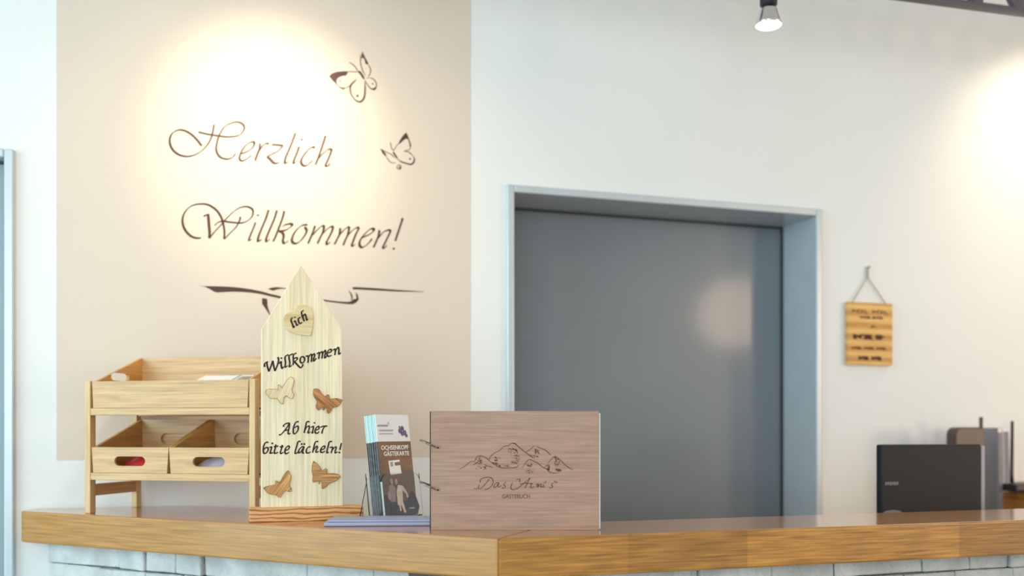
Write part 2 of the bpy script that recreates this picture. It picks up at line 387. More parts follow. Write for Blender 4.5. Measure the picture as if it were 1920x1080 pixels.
RA, RB = (310, 220, 10.8), (470, 230, 10.8)
e = wall_decal('wall_lettering', 'brown cursive wall lettering reading Herzlich, upper word on the beige painted field', 'lettering', 'words written on the wall')
mb = MB()
pen(mb, RA, [
 [(735,580),(640,460),(540,360),(430,290),(320,258),(220,275),(140,330),(95,420),(92,530),(130,630),(200,710),(300,770),(430,795),(560,775),(680,720),(780,640),(850,560),(910,460),(950,340),(975,220),(985,150)],
 [(670,300),(760,325),(920,355),(1080,380),(1250,400),(1400,390),(1500,360),(1570,290),(1600,210),(1560,140),(1470,100),(1350,115),(1220,180),(1130,290),(1070,420),(1035,560),(1030,660),(1060,750),(1130,820),(1250,850),(1350,820),(1420,740)],
 [(1530,740),(1650,700),(1760,620),(1800,540),(1790,500),(1720,510),(1640,560),(1560,660),(1505,790),(1510,860),(1560,885),(1660,840),(1740,770)]],
 4.2, on_wall, wt, PXM, 1.3)
pen(mb, RB, [
 [(190,430),(175,540),(130,650),(90,770)], [(140,620),(220,500),(300,430),(370,430)],
 [(430,450),(550,455),(655,470)], [(655,470),(560,570),(430,640),(330,690)], [(330,690),(400,750),(460,815),(530,825),(580,790)],
 [(905,215),(840,390),(770,560),(710,700),(690,790),(705,825),(760,790)],
 [(980,490),(930,630),(880,750),(865,825),(910,800)],
 [(1300,500),(1250,500),(1170,550),(1090,640),(1030,740),(1020,810),(1060,870),(1140,865),(1250,770)],
 [(1515,270),(1450,470),(1380,680),(1310,855)],
 [(1340,760),(1450,640),(1560,550),(1630,550),(1610,640),(1550,780),(1515,870),(1560,880),(1600,830)]],
 5.0, on_wall, wt, PXM, 1.2, dots=[(1035,345), (65,415), (1280,505)], dr=2)
mb.build('word', M['vinyl'], e)

RC, RD, RE = (330, 370, 10.8), (470, 380, 10.8), (600, 390, 10.8)
e = wall_decal('wall_lettering', 'brown cursive wall lettering reading Willkommen!, lower word above the flourish', 'lettering', 'words written on the wall')
mb = MB()
pen(mb, RC, [
 [(500,825),(400,825),(300,785),(210,700),(150,590),(130,470),(155,350),(230,240),(340,165),(500,135),(640,150),(760,215),(850,300),(920,420),(960,560),(980,700),(975,850)],
 [(675,830),(780,700),(900,570),(960,500),(1050,400),(1180,280),(1300,210),(1430,190),(1530,230),(1560,300),(1530,400),(1440,480),(1330,520),(1200,515),(1060,500),(950,485),(850,510),(780,570)],
 [(975,850),(1080,740),(1200,620),(1270,510),(1305,415)],
 [(1610,510),(1560,640),(1500,780),(1475,870),(1530,850)]], 4.2, on_wall, wt, PXM, 1.2, dots=[(1660,365), (1300,415)], dr=1.9)
pen(mb, RC, [[(560,390),(640,350),(655,420),(668,580),(680,720),(675,830)]], 5.0, on_wall, wt, PXM, 1.5, nib=20)
pen(mb, RD, [
 [(360,150),(310,310),(240,480),(170,650),(145,750),(155,780),(220,750)],
 [(530,160),(480,320),(400,510),(330,680),(310,760),(325,785),(390,740)],
 [(680,170),(640,320),(570,510),(500,690),(450,790)],
 [(570,580),(700,560),(800,500),(840,450),(800,430),(700,450),(640,490)], [(570,580),(640,610),(665,680),(650,770),(680,825),(760,770)],
 [(1150,450),(1050,460),(960,520),(880,620),(835,730),(845,800),(910,830),(1000,780),(1090,670),(1130,580),(1110,520),(1080,510)],
 [(1300,470),(1270,570),(1220,690),(1160,830)],
 [(1250,660),(1350,550),(1440,475),(1480,490),(1460,600),(1410,700),(1350,830)],
 [(1430,660),(1530,550),(1620,490),(1660,500),(1640,590),(1570,730),(1535,800),(1550,845),(1610,800)]],
 5.4, on_wall, wt, PXM, 1.2, dots=[(825,455)], dr=2)
pen(mb, RE, [
 [(410,410),(390,540),(340,640),(290,740)],
 [(360,590),(460,470),(545,400),(585,405),(560,540),(510,650),(465,755)],
 [(540,580),(640,470),(740,400),(775,425),(720,540),(670,670),(645,740),(660,770),(710,740)],
 [(840,600),(950,560),(1050,500),(1090,440),(1060,420),(1000,440),(900,530),(820,640),(795,730),(830,795),(900,780),(1000,690),(1050,620)],
 [(1200,450),(1180,570),(1130,690),(1080,800)],
 [(1170,620),(1270,500),(1370,450),(1420,470),(1380,570),(1320,690),(1275,790),(1300,810),(1350,760)],
 [(1668,210),(1650,280),(1600,430),(1520,670)]],
 5.4, on_wall, wt, PXM, 1.2, dots=[(1490,825), (1075,440), (1665,225)], dr=2.1)
mb.build('word', M['vinyl'], e)

RF, RG = (370, 515, 10.8), (600, 515, 9.6)
e = wall_decal('wall_flourish', 'long brown swash line painted on the wall behind the pointed welcome board', 'flourish')
mb = MB()
for poly in ([(50,225),(140,235),(300,235),(500,240),(700,250),(900,270),(1100,300),(1300,340),(1480,390),(1650,430),(1780,470),(1780,500),(1640,475),(1480,440),(1300,395),(1100,365),(900,350),(700,345),(500,355),(400,362),(340,345),(250,290),(150,245)],
             [(1430,290),(1500,265),(1600,252),(1750,268),(1860,300),(1750,285),(1640,292),(1580,310),(1530,325),(1470,305)],
             [(1310,475),(1310,590),(1360,660),(1440,780),(1480,840),(1455,750),(1420,640),(1410,490)]):
    mb.prism(on_wall(P(RF, poly)), 0, .0006, wt)
for poly in ([(-640,418),(-300,420),(-60,440),(50,448),(200,468),(350,485),(500,492),(560,480),(600,440),(650,440),(690,420),(690,450),(650,500),(590,530),(500,530),(350,515),(200,495),(50,475),(-60,462),(-300,440),(-640,436)],
             [(640,318),(675,360),(692,420),(670,470),(640,490),(655,430),(650,380)],
             [(505,280),(560,330),(585,390),(580,440),(545,465),(565,420),(545,350)],
             [(575,230),(640,225),(850,235),(1100,252),(1400,275),(1860,305),(1860,312),(1400,305),(1100,290),(850,275),(640,265),(600,270)]):
    mb.prism(on_wall(P(RG, poly)), 0, .0006, wt)
mb.build('swash', M['vinyl'], e)

H1, H2 = (610, 90, 9.818), (700, 240, 12)
e = wall_decal('wall_butterfly', 'larger brown butterfly decal, the upper one on the beige field', 'butterfly decal', 'butterflies on the wall')
mb = MB()
for poly in ([(70,525),(110,478),(200,445),(320,432),(420,432),(400,480),(375,510),(310,518),(240,545),(205,590),(205,650),(240,700),(300,735),(370,735),(350,760),(320,768),(270,740),(200,670),(130,600)],
             [(680,65),(720,160),(790,290),(780,312),(735,290),(728,240),(700,180),(662,195)],
             [(845,745),(880,750),(925,715),(935,745),(905,780),(870,775)]):
    mb.prism(on_wall(P(H1, poly)), 0, .0006, wt)
pen(mb, H1, [[(420,440),(500,440),(600,445)], [(370,742),(430,710),(500,660),(570,580)], [(430,265),(510,310),(560,370),(600,430)],
 [(660,100),(645,200),(650,300),(690,430),(740,520)], [(790,310),(830,400),(820,480),(780,540)],
 [(745,560),(850,560),(920,620),(940,700),(910,760),(850,760),(780,690),(740,620),(720,590)]], 1.6, on_wall, wt, PXM, 1.0, taper=.5)
pen(mb, H1, [[(570,580),(480,670),(455,740),(465,830),(500,900),(560,970),(640,995),(700,940),(725,850),(730,700),(720,620)]], 3.4, on_wall, wt, PXM, 1.8, nib=-50, taper=.4)
pen(mb, H1, [[(600,430),(640,460),(680,520),(715,580)]], 4.2, on_wall, wt, PXM, 2.5, taper=.5, dots=[(590,885)], dr=2.3)
pen(mb, H1, [], 1, on_wall, wt, PXM, dots=[(275,605), (870,665)], dr=1.4)
mb.build('wings', M['vinyl'], e)
e = wall_decal('wall_butterfly', 'smaller brown butterfly decal, the lower one right of the word Herzlich', 'butterfly decal', 'butterflies on the wall')
mb = MB()
for poly in ([(735,105),(770,170),(800,250),(845,380),(840,430),(815,430),(810,360),(780,260),(740,240),(700,260),(640,310),(580,365),(565,345),(600,270),(660,180)],
             [(150,465),(200,490),(250,550),(295,620),(270,640),(210,580)],
             [(570,880),(600,870),(615,910),(600,935),(575,920)]):
    mb.prism(on_wall(P(H2, poly)), 0, .0006, wt)
pen(mb, H2, [[(565,350),(500,430),(450,520)], [(880,620),(800,550),(690,525)], [(840,420),(800,490),(700,520)],
 [(150,470),(280,540),(400,600),(480,680)], [(280,640),(380,770),(500,790)], [(610,935),(550,920),(530,870),(580,830),(620,870),(610,930)], [(380,320),(400,430),(440,520)]], 1.4, on_wall, wt, PXM, .8, taper=.5)
pen(mb, H2, [[(530,690),(620,760),(740,800),(840,820),(900,780),(920,700),(880,620)]], 3.0, on_wall, wt, PXM, 1.6, nib=-50, taper=.5)
pen(mb, H2, [[(440,540),(490,620),(540,690)]], 3.2, on_wall, wt, PXM, 2, taper=.5, dots=[(820,700)], dr=1.8)
mb.build('wings', M['vinyl'], e)

# ---------------------------------------------------------------- bar counter
T = .071
A = Vector((-.023, 1.67, 0))                                   # front corner of the bend
DL = Vector((-math.cos(math.radians(27.5)), math.sin(math.radians(27.5)), 0)); ML = Vector((-DL.y, DL.x, 0))*-1
ML = Vector((.462, .887, 0)).normalized()
RW, LW = .235, .30                                             # depth of the right and left arm
def isect(n1, c1, n2, c2):
    d = n1.x*n2.y-n1.y*n2.x
    return Vector(((c1*n2.y-c2*n1.y)/d, (n1.x*c2-n2.x*c1)/d, 0))
cR, cL = N.dot(A), ML.dot(A)
D = isect(N, cR+RW, ML, cL+LW)
E = isect(ML, cL+LW, N, WALL-.001)
Gp = Vector((-1.117, 2.240, 0)); Fp = isect(N, WALL-.001, Vector((1, 0, 0)), -1.122)
B = A+W*2.3; C = B+N*RW
ct = thing('countertop', 'thick oak bar countertop bent around the corner, carrying the organiser and guest book', 'countertop', (A.x, A.y, TOPZ-T))
def arm(name, poly, rz, m, label):
    """one board of the top; its own frame has x along the arm"""
    o_ = bpy.data.objects.new(name, None)
    rot = Matrix.Rotation(-rz, 3, 'Z')
    loc = [rot @ (p-A) for p in poly]
    mbx = MB(); mbx.prism([(p.x, p.y) for p in loc], 0, T, lambda p, d: (p[0], p[1], d))
    ob = mbx.build(name, m, ct, bevel=.004, seg=3); ob.rotation_euler = (0, 0, rz); ob['label'] = label
    bpy.data.objects.remove(o_)
    ob.data.materials.append(M['oaktop'])
    for p in ob.data.polygons:
        if p.normal.z > .9: p.material_index = 1
    return ob
g1 = Gp+(Fp-Gp).normalized()*.015; g2 = Gp-DL*.015
arm('board', [A, D, E, Fp, g1, (Gp*.6+(g1+g2)*.2), g2], math.atan2(-DL.y, -DL.x), M['oakL'], 'left arm board of the oak top')
arm('board', [A, B, C, D], TH, M['oakR'], 'right arm board of the oak top with glued staves')

cb = thing('bar_base', 'bar counter base clad in pale grey split stone under the oak top', 'counter base', (A.x, A.y, 0))
def cladding(name, p0, direction, length, rz, m, start=0.0):
    """ledge stones: rows of long irregular blocks"""
    mbx = MB(); z = TOPZ-T-.002; row = 0
    while z > .02:
        h = R.choice((.034, .042, .05, .03)); z0 = max(0.005, z-h); x = start-R.uniform(0, .03) if row else start
        x = start
        while x < length-.01:
            l = min(R.uniform(.07, .24), length-x)
            if length-x-l < .04: l = length-x
            d = R.uniform(.0, .016); g = .0012; tl = R.uniform(-.004, .004); tz = R.uniform(-.003, .003)
            y0 = -.022-d
            mbx.hexa([(x+g, y0+tl, z0+g), (x+l-g, y0-tl, z0+g+tz*.4), (x+l-g, .0, z0+g), (x+g, .0, z0+g)],
                     [(x+g, y0+tl+tz, z-g+tz*.4), (x+l-g, y0-tl+tz, z-g), (x+l-g, .0, z-g), (x+g, .0, z-g)])
            x += l
        z = z0; row += 1
    ob = mbx.build(name, m, cb, bevel=.0022, seg=1); ob.location = (p0.x-A.x, p0.y-A.y, 0); ob.rotation_euler = (0, 0, rz)
    return ob
OV = .052                                                      # overhang of the top over the stone
rzL = math.atan2(-DL.y, -DL.x)
cs = A+ML*(OV+.038)                                            # on the line of the left backing
wl = isect(ML, cL+OV+.038, N, WALL-.003)                       # where the left cladding meets the wall
left_len = (A+ML*(OV+.038)-wl).length
def on_left(px):                                               # distance from wl of a photograph column on the cladding face
    r = (px-960)/F; Y = (cL+OV)/(ML.y+ML.x*r); return (Vector((r*Y, Y, 0))-wl).dot(-DL)
endL = on_left(763)
cladding('stone_cladding', wl, -DL, endL, rzL, M['stone'])
def on_right(px):
    r = (px-960)/F; Y = (cR+OV)/(N.y+N.x*r); return (Vector((r*Y, Y, 0))-A).dot(W)
sR = on_right(1094)
p0 = A+N*(OV+.038)+W*sR
cladding('stone_cladding', p0, W, 2.28-sR, TH, M['stone'])
# carcass: two walls behind the stone, the corner post panel, and the lower staff shelf
def slab(poly, z0, z1, name, m, **kw):
    mbx = MB(); mbx.prism([(p.x-A.x, p.y-A.y) for p in poly], z0, z1, lambda p, d: (p[0], p[1], d)); return mbx.build(name, m, cb, **kw)
a1 = isect(N, cR+OV+.039, ML, cL+OV+.039); a2 = isect(N, cR+RW-.03, ML, cL+LW-.03)
w1 = isect(ML, cL+OV+.039, N, WALL-.003); w2 = isect(ML, cL+LW-.03, N, WALL-.003)
slab([a1, a2, w2, w1], 0, TOPZ-T-.001, 'carcass', M['body'])
q1 = a1+W*2.26; q2 = a2+W*2.26
slab([a1, q1, q2, a2], 0, TOPZ-T-.001, 'carcass', M['body'])
k1 = wl-DL*(endL+.004); k2 = A+N*(OV+.038)+W*(sR-.004)
kc = isect(N, cR+OV-.005, ML, cL+OV-.005)
slab([k1-ML*.04, kc, k2-N*.04, k2, a1, k1], 0, TOPZ-T-.002, 'corner_panel', M['darkwood'], bevel=.004)
# ---------------------------------------------------------------- bamboo organiser
OZ = TOPZ
oa = math.radians(-13)
OX, OY = -.941, 2.172
Wd, Dp = .410, .192
org = thing('desk_organiser', 'two tier bamboo desk organiser rack standing at left end of bar top', 'organiser', (OX, OY, OZ), oa)
pw, pd = .014, .02
def front_post(x): return MB().box(x, x+pw, 0, pd, 0, .292)
front_post(0).build('post', M['bambooV'], org, bevel=.0015)
front_post(Wd-pw).build('post', M['bambooV'], org, bevel=.0015)
for x in (0, Wd-pw):
    MB().hexa([(x, Dp-pd, 0), (x+pw, Dp-pd, 0), (x+pw, Dp, 0), (x, Dp, 0)], [(x, Dp-pd, .335), (x+pw, Dp-pd, .335), (x+pw, Dp, .342), (x, Dp, .342)]).build('post', M['bambooV'], org, bevel=.0015)
    MB().box(x+.001, x+pw-.001, pd, Dp-pd, .038, .064).build('stretcher', M['bambooY'], org, bevel=.001)
for z in (.074, .216):
    MB().box(pw, Wd-pw, .001, .016, z, z+.0155).build('shelf_rail', M['bamboo'], org, bevel=.001)
    MB().box(pw, Wd-pw, Dp-.016, Dp-.001, z, z+.0155).build('shelf_rail', M['bamboo'], org, bevel=.001)
    MB().box(pw, Wd-pw, .016, Dp-.016, z+.008, z+.0125).build('shelf_board', M['bamboo'], org)

MB().box(pw, Wd-pw, Dp-.004, Dp-.0005, .145, .198).build('back_rail', M['bamboo'], org)

def bin_(name, label, x0, x1, zb, zf, zr, inset, side_slots, front_slot, rear_slot, group):
    """open bin whose sides rise to the back; x0..x1 in the rack's frame"""
    rot = Matrix.Rotation(oa, 4, 'Z')
    base = Vector((OX, OY, 0))+(rot @ Vector((x0, .003, 0)))
    b = thing(name, label, 'bin', (base.x, base.y, OZ+zb), oa, group)
    w = x1-x0; d = Dp-.008; t = .007; hf = zf-zb; hr = zr-zb; i = inset
    m = MB(); q = [(i, 0), (w-i, 0), (w, hf), (0, hf)]
    if front_slot: slotted(m, q, 0, t, w/2, hf*.46, .038, .0105)
    else: m.hexa([(i, 0, 0), (w-i, 0, 0), (w-i, t, 0), (i, t, 0)], [(0, 0, hf), (w, 0, hf), (w, t, hf), (0, t, hf)])
    m.build('front_panel', M['bamboo'], b)
    m = MB(); q = [(i, 0), (w-i, 0), (w, hr), (0, hr)]
    if rear_slot: slotted(m, q, d-t, t, w/2, hr*.62, .038, .0125)
    else: m.hexa([(i, d-t, 0), (w-i, d-t, 0), (w-i, d, 0), (i, d, 0)], [(0, d-t, hr), (w, d-t, hr), (w, d, hr), (0, d, hr)])
    m.build('rear_panel', M['bamboo'], b)
    for s in (0, 1):
        m = MB(); X = (lambda f, k: (i*(1-f)+k*t) if s == 0 else (w-i*(1-f)-k*t))
        if side_slots:
            quad = [(t, 0), (d-t, 0), (d-t, hr), (t, hf)]
            slotted(m, quad, 0, t, d*.50, (hf+hr)*.405, .034, .009, (lambda p: (X(min(1, p[2]/hf), p[1]/t), p[0], p[2])))
        else:
            m.hexa([(X(0, 0), t, 0), (X(0, 1), t, 0), (X(0, 1), d-t, 0), (X(0, 0), d-t, 0)],
                   [(X(1, 0), t, hf), (X(1, 1), t, hf), (X(1, 1), d-t, hr), (X(1, 0), d-t, hr)])
        m.build('side_panel', M['bambooY'], b)
    MB().box(i+t, w-i-t, t, d-t, .001, .005).build('bottom', M['bamboo'], b)
    return b
tb = bin_('bamboo_bin', 'wide upper bamboo tray of the organiser, holding leaflets', .0165, Wd-.0165, .232, .2905, .354, .003, True, False, False, 'bamboo bins in the organiser')
mid = Wd/2
bl = bin_('bamboo_bin', 'lower left bamboo bin with handle slot, red packet inside', .0155, mid-.0005, .0900, .146, .208, .004, False, True, True, 'bamboo bins in the organiser')
br = bin_('bamboo_bin', 'lower right bamboo bin with handle slot, lilac packet inside', mid+.0005, Wd-.0155, .0900, .146, .208, .004, False, True, True, 'bamboo bins in the organiser')
def orgp(x, y, z):
    p = Matrix.Rotation(oa, 4, 'Z') @ Vector((x, y, 0)); return (OX+p.x, OY+p.y, OZ+z)
def leaf(name, label, cat, loc, rz, w, d, h, tilt, m, m2=None, group=None, curl=0.0):
    t = thing(name, label, cat, loc, rz, group)
    mb = MB(); nn = 8; vs = []; fs = []
    for k in range(nn+1):
        f = k/nn; y = f*d*math.cos(tilt); z = f*d*math.sin(tilt)+curl*math.sin(f*math.pi)
        vs += [(0, y, z), (w, y, z), (w, y, z+h), (0, y, z+h)]
    for k in range(nn):
        a = k*4; b2 = a+4
        fs += [(a, a+1, b2+1, b2), (a+1, a+2, b2+2, b2+1), (a+2, a+3, b2+3, b2+2), (a+3, a, b2, b2+3)]
    fs += [(3, 2, 1, 0), (nn*4, nn*4+1, nn*4+2, nn*4+3)]
    mb.add(vs, fs); mb.build('paper_block', m, t)
    if m2:
        mb = MB(); n2 = 6; vs = []; fs = []
        for k in range(n2+1):
            f = .1+.8*k/n2; y = f*d*math.cos(tilt); z = f*d*math.sin(tilt)+curl*math.sin(f*math.pi)+h+.0004
            vs += [(w*.08, y, z), (w*.92, y, z), (w*.92, y, z+.0003), (w*.08, y, z+.0003)]
        for k in range(n2):
            a = k*4; b2 = a+4
            fs += [(a, a+1, b2+1, b2), (a+1, a+2, b2+2, b2+1), (a+2, a+3, b2+3, b2+2), (a+3, a, b2, b2+3)]
        fs += [(3, 2, 1, 0), (n2*4, n2*4+1, n2*4+2, n2*4+3)]
        mb.add(vs, fs); mb.build('printed_cover', m2, t)
    return t
leaf('leaflet', 'white leaflet lying tilted in the upper bamboo tray', 'leaflet', orgp(.207, .03, .245), oa+.02, .085, .13, .026, math.radians(17), M['paper'], None, 'leaflets in the upper tray')
leaf('leaflet', 'grey printed leaflet in the upper bamboo tray, beside the welcome board', 'leaflet', orgp(.298, .03, .245), oa-.01, .07, .13, .026, math.radians(17), M['paper'], M['greyphoto'], 'leaflets in the upper tray')
def packet(name, label, cat, loc, rz, w, d, h, m, m2):
    t = thing(name, label, cat, loc, rz)
    mb = MB(); nx, ny = 8, 6
    top = [[(w*i/nx, d*j/ny, h*(math.sin(math.pi*i/nx)*math.sin(math.pi*j/ny))**.6*(.9+.2*R.random())+.001) for i in range(nx+1)] for j in range(ny+1)]
    vs = [p for r in top for p in r]+[(p[0], p[1], 0) for r in top for p in r]; fs = []; o = (nx+1)*(ny+1)
    for j in range(ny):
        for i in range(nx):
            a = j*(nx+1)+i; fs += [(a, a+1, a+nx+2, a+nx+1), (o+a, o+a+nx+1, o+a+nx+2, o+a+1)]
    for i in range(nx): fs += [(i, i+o, i+1+o, i+1), (ny*(nx+1)+i, ny*(nx+1)+i+1, ny*(nx+1)+i+1+o, ny*(nx+1)+i+o)]
    for j in range(ny): a = j*(nx+1); c = a+nx; fs += [(a, a+nx+1, a+nx+1+o, a+o), (c, c+o, c+nx+1+o, c+nx+1)]
    mb.add(vs, fs); mb.build('wrapper', m, t, smooth=True)
    mb = MB(); mb.lathe([(w*.16, 0), (w*.16, .001)], (w*.62, d*.5, h*1.06+.001), 20); mb.build('sticker', m2, t)
    return t
packet('sweet_packet', 'red and blue packet lying in the lower left bamboo bin', 'packet', orgp(.055, .035, .0962), oa+.06, .10, .11, .038, M['red'], M['blue'])
packet('sweet_packet', 'pale lilac packet lying in the lower right bamboo bin', 'packet', orgp(.236, .03, .0962), oa-.05, .11, .11, .033, M['lilac'], M['bluepaper'])

# ---------------------------------------------------------------- welcome board
bo = Vector((-.520, 1.956, 0))                                 # front left foot of its base
BN = N.dot(bo)+.017                                            # plane of the board's front
wbd = thing('welcome_board', 'tall pointed pale wooden welcome board with burnt lettering and butterflies on larch foot', 'welcome sign', (bo.x, bo.y, TOPZ), TH)
def boardpx(px, py):
    r = (px-960)/F; Y = BN/(N.y+N.x*r); p = Vector((r*Y, Y, 0))-bo
    return (p.dot(W), EYE-(py-HOR)/F*Y-TOPZ)
on_board = lambda pts: [boardpx(*p) for p in pts]
MB().box(0, .2255, 0, .055, 0, .0275).build('foot', M['larch'], wbd, bevel=.0012)
bt = lambda p, d: (p[0], .017-d, p[1])
bpoly = on_board([(490, 952), (490.5, 617), (564, 496), (641, 616), (643.5, 952)])
bpoly[0] = (bpoly[0][0], .0276); bpoly[-1] = (bpoly[-1][0], .0276)
MB().prism(bpoly, -.018, 0, bt).build('plank', M['pine'], wbd, bevel=.0012)
BPM = BN/F*1.06
T1, T2, T3 = (490, 640, 12.387), (520, 560, 13.5), (485, 780, 11.636)
mb = MB()
pen(mb, T1, [[(75,595),(72,535),(95,500),(155,470)], [(125,490),(140,580),(175,700)], [(175,700),(215,600),(265,450)], [(265,450),(285,560),(315,690)], [(315,690),(370,560),(400,440),(385,365)],
 [(410,520),(455,470),(460,540),(470,610),(490,625),(510,590)],
 [(630,310),(560,345),(550,400),(560,500),(550,600),(610,565)], [(740,290),(650,330),(645,400),(660,500),(650,590),(710,555)],
 [(815,270),(750,310),(740,380),(745,470),(735,550)], [(755,400),(820,380),(830,420),(770,470),(750,480)], [(770,470),(830,540),(890,600),(930,605),(960,560),(960,530)],
 [(960,350),(920,370),(900,430),(915,490),(960,500),(1000,450),(1000,390),(960,350)],
 [(1030,350),(1080,340),(1090,420),(1080,500)], [(1090,370),(1150,300),(1170,340),(1160,480)], [(1170,350),(1220,290),(1240,330),(1215,400),(1220,460),(1275,390)],
 [(1285,295),(1340,260),(1340,340),(1330,410)], [(1340,300),(1400,240),(1420,290),(1405,400)], [(1420,290),(1480,210),(1490,260),(1470,350),(1480,385),(1530,330)],
 [(1550,270),(1620,240),(1620,190),(1570,200),(1530,260),(1530,320),(1570,350),(1630,320)],
 [(1660,205),(1710,180),(1715,250),(1705,320)], [(1715,230),(1780,140),(1800,200),(1795,270),(1810,300),(1845,260)]],
 3.2, on_board, bt, BPM, 1.7, dots=[(465,390)], dr=1.6)
mb.build('lettering', M['burnt'], wbd)
mb = MB()
pen(mb, T3, [[(440,410),(490,400),(560,320),(630,230),(670,150)], [(670,150),(600,165),(545,200),(545,235)], [(670,150),(665,250),(640,380),(695,380)], [(570,320),(640,300)],
 [(870,125),(820,130),(780,190),(755,290),(760,375),(800,380),(850,320),(865,250),(840,220),(780,260)],
 [(1110,125),(1050,130),(1025,220),(990,370)], [(1010,300),(1050,240),(1100,220),(1100,280),(1075,350),(1090,370),(1130,340)],
 [(1140,250),(1190,225),(1185,300),(1165,370),(1200,355)],
 [(1250,310),(1310,280),(1310,230),(1270,240),(1230,310),(1240,370),(1290,370),(1320,340)],
 [(1345,250),(1400,225),(1495,220)], [(1440,230),(1400,290),(1375,385)]], 3.1, on_board, bt, BPM, 1.6, dots=[(1215,150)], dr=1.5)
pen(mb, T3, [[(210,575),(150,580),(110,650),(100,760),(120,815),(170,800),(205,740),(195,690),(140,700),(110,740)],
 [(235,690),(280,675),(265,750),(250,810),(310,800)],
 [(375,620),(360,700),(340,790),(360,815),(425,790)], [(330,670),(430,655)], [(515,630),(500,700),(475,790),(490,820),(540,790)], [(460,675),(540,665)],
 [(580,750),(640,730),(670,680),(640,655),(590,700),(570,780),(600,825),(660,790)],
 [(915,555),(860,560),(835,640),(800,760),(795,810),(830,810),(880,760)],
 [(990,670),(930,680),(880,740),(870,800),(910,790),(960,720),(990,670)], [(990,670),(970,740),(955,800),(990,810)],
 [(1130,670),(1080,680),(1040,740),(1045,800),(1090,805),(1130,780)],
 [(1300,555),(1240,565),(1210,650),(1175,800)], [(1200,740),(1260,660),(1280,690),(1250,760),(1260,790),(1310,770)],
 [(1360,740),(1430,710),(1440,660),(1390,670),(1350,740),(1360,790),(1410,790),(1440,760)],
 [(1600,555),(1540,565),(1520,640),(1490,760),(1490,800),(1530,790)],
 [(1550,690),(1610,680),(1600,740),(1580,810)], [(1605,740),(1660,680),(1690,690),(1670,760),(1670,805),(1720,780)],
 [(1805,590),(1785,670),(1770,740)]], 3.1, on_board, bt, BPM, 1.6, dots=[(297,597), (938,612), (995,612), (1760,795)], dr=1.7)
mb.build('lettering', M['burnt'], wbd)
heart = on_board(P(T2, [(420,345),(440,270),(500,190),(580,150),(680,145),(780,190),(850,260),(900,360),(915,480),(905,600),(885,740),(855,900),(820,945),(700,935),(560,920),(440,890),(320,840),(220,770),(160,680),(140,570),(160,460),(220,380),(300,340),(370,335)]))
ho = MB().prism(heart, 0, .0035, bt).build('heart', M['pineheart'], wbd, bevel=.0008)
mb = MB()
pen(mb, T2, [[(385,480),(345,520),(350,580),(385,670),(405,735),(435,695)], [(410,595),(440,570),(465,620),(490,680),(525,650)], [(580,480),(535,500),(525,550),(550,620),(590,630),(620,600)],
 [(660,300),(610,340),(620,430),(655,520),(675,580)], [(640,480),(660,420),(695,400),(720,460),(740,545),(770,520)]], 3.0, on_board, lambda p, d: (p[0], .0135-d-.0001, p[1]), BPM, 1.6, dots=[(440,475)], dr=1.3)
mb.build('lettering', M['burnt'], ho)
bf = [((490, 700, 16.6), [(120,590),(150,520),(230,490),(400,490),(530,520),(510,460),(520,350),(560,370),(640,450),(700,350),(800,200),(900,110),(960,130),(1010,200),(1010,290),(970,430),(940,520),(970,600),(1010,650),(960,790),(880,770),(770,690),(690,770),(680,900),(650,960),(600,930),(520,820),(490,780),(380,780),(280,780),(180,680)], 'pale', 'pale butterfly inlay'),
 ((580, 720, 16.6), [(140,150),(240,150),(310,190),(380,300),(480,400),(540,340),(590,330),(620,400),(630,470),(760,450),(880,450),(1030,500),(940,640),(860,710),(730,730),(660,850),(590,920),(550,890),(540,780),(470,720),(460,800),(420,820),(400,720),(340,760),(270,820),(220,760),(200,680),(240,540),(170,450),(120,330),(120,230)], 'brown', 'dark brown striped butterfly inlay'),
 ((490, 870, 15.43), [(55,690),(150,640),(330,610),(410,590),(400,490),(450,480),(480,540),(560,480),(620,360),(700,240),(770,185),(810,260),(850,340),(850,430),(810,560),(800,620),(860,700),(870,790),(790,800),(690,760),(630,820),(580,900),(550,970),(490,950),(410,890),(280,880),(180,840)], 'tan', 'tan butterfly inlay with upright stripes'),
 ((575, 855, 15.43), [(190,145),(300,230),(380,320),(440,430),(540,360),(585,390),(570,480),(620,510),(750,500),(880,520),(970,590),(860,700),(760,750),(640,790),(560,880),(460,950),(430,920),(435,740),(365,720),(355,820),(340,720),(250,740),(190,760),(160,700),(180,580),(140,440),(150,270)], 'tan2', 'tan butterfly inlay with level stripes')]
for reg, pts, mk, lab in bf:
    poly = on_board(P(reg, pts)); cx = sum(p[0] for p in poly)/len(poly); cz = sum(p[1] for p in poly)/len(poly)
    ang = {'pale': 20, 'brown': -52, 'tan': 35, 'tan2': 0}[mk]; ca, sa = math.cos(math.radians(ang)), math.sin(math.radians(ang))
    loc = [((p[0]-cx)*ca+(p[1]-cz)*sa*-1*-1 if False else (p[0]-cx)*ca-(p[1]-cz)*sa, (p[0]-cx)*sa+(p[1]-cz)*ca) for p in poly]
    ob = MB().prism(loc, 0, .0024, lambda p, d: (p[0], -d, p[1])).build('butterfly', M[mk], wbd, bevel=.0004, seg=1); ob['label'] = lab
    ob.location = (cx, .017, cz); ob.rotation_euler = (0, math.radians(ang), 0)
    mb = MB(); cl = loc+[loc[0]]
    for i in range(len(loc)): mb.stroke([cl[i], cl[i+1]], .0007, lambda p, d: (p[0], -.0024-d, p[1]), wmin=.0005, th=.0002)
    mb.build('outline', M['burntline'], ob)

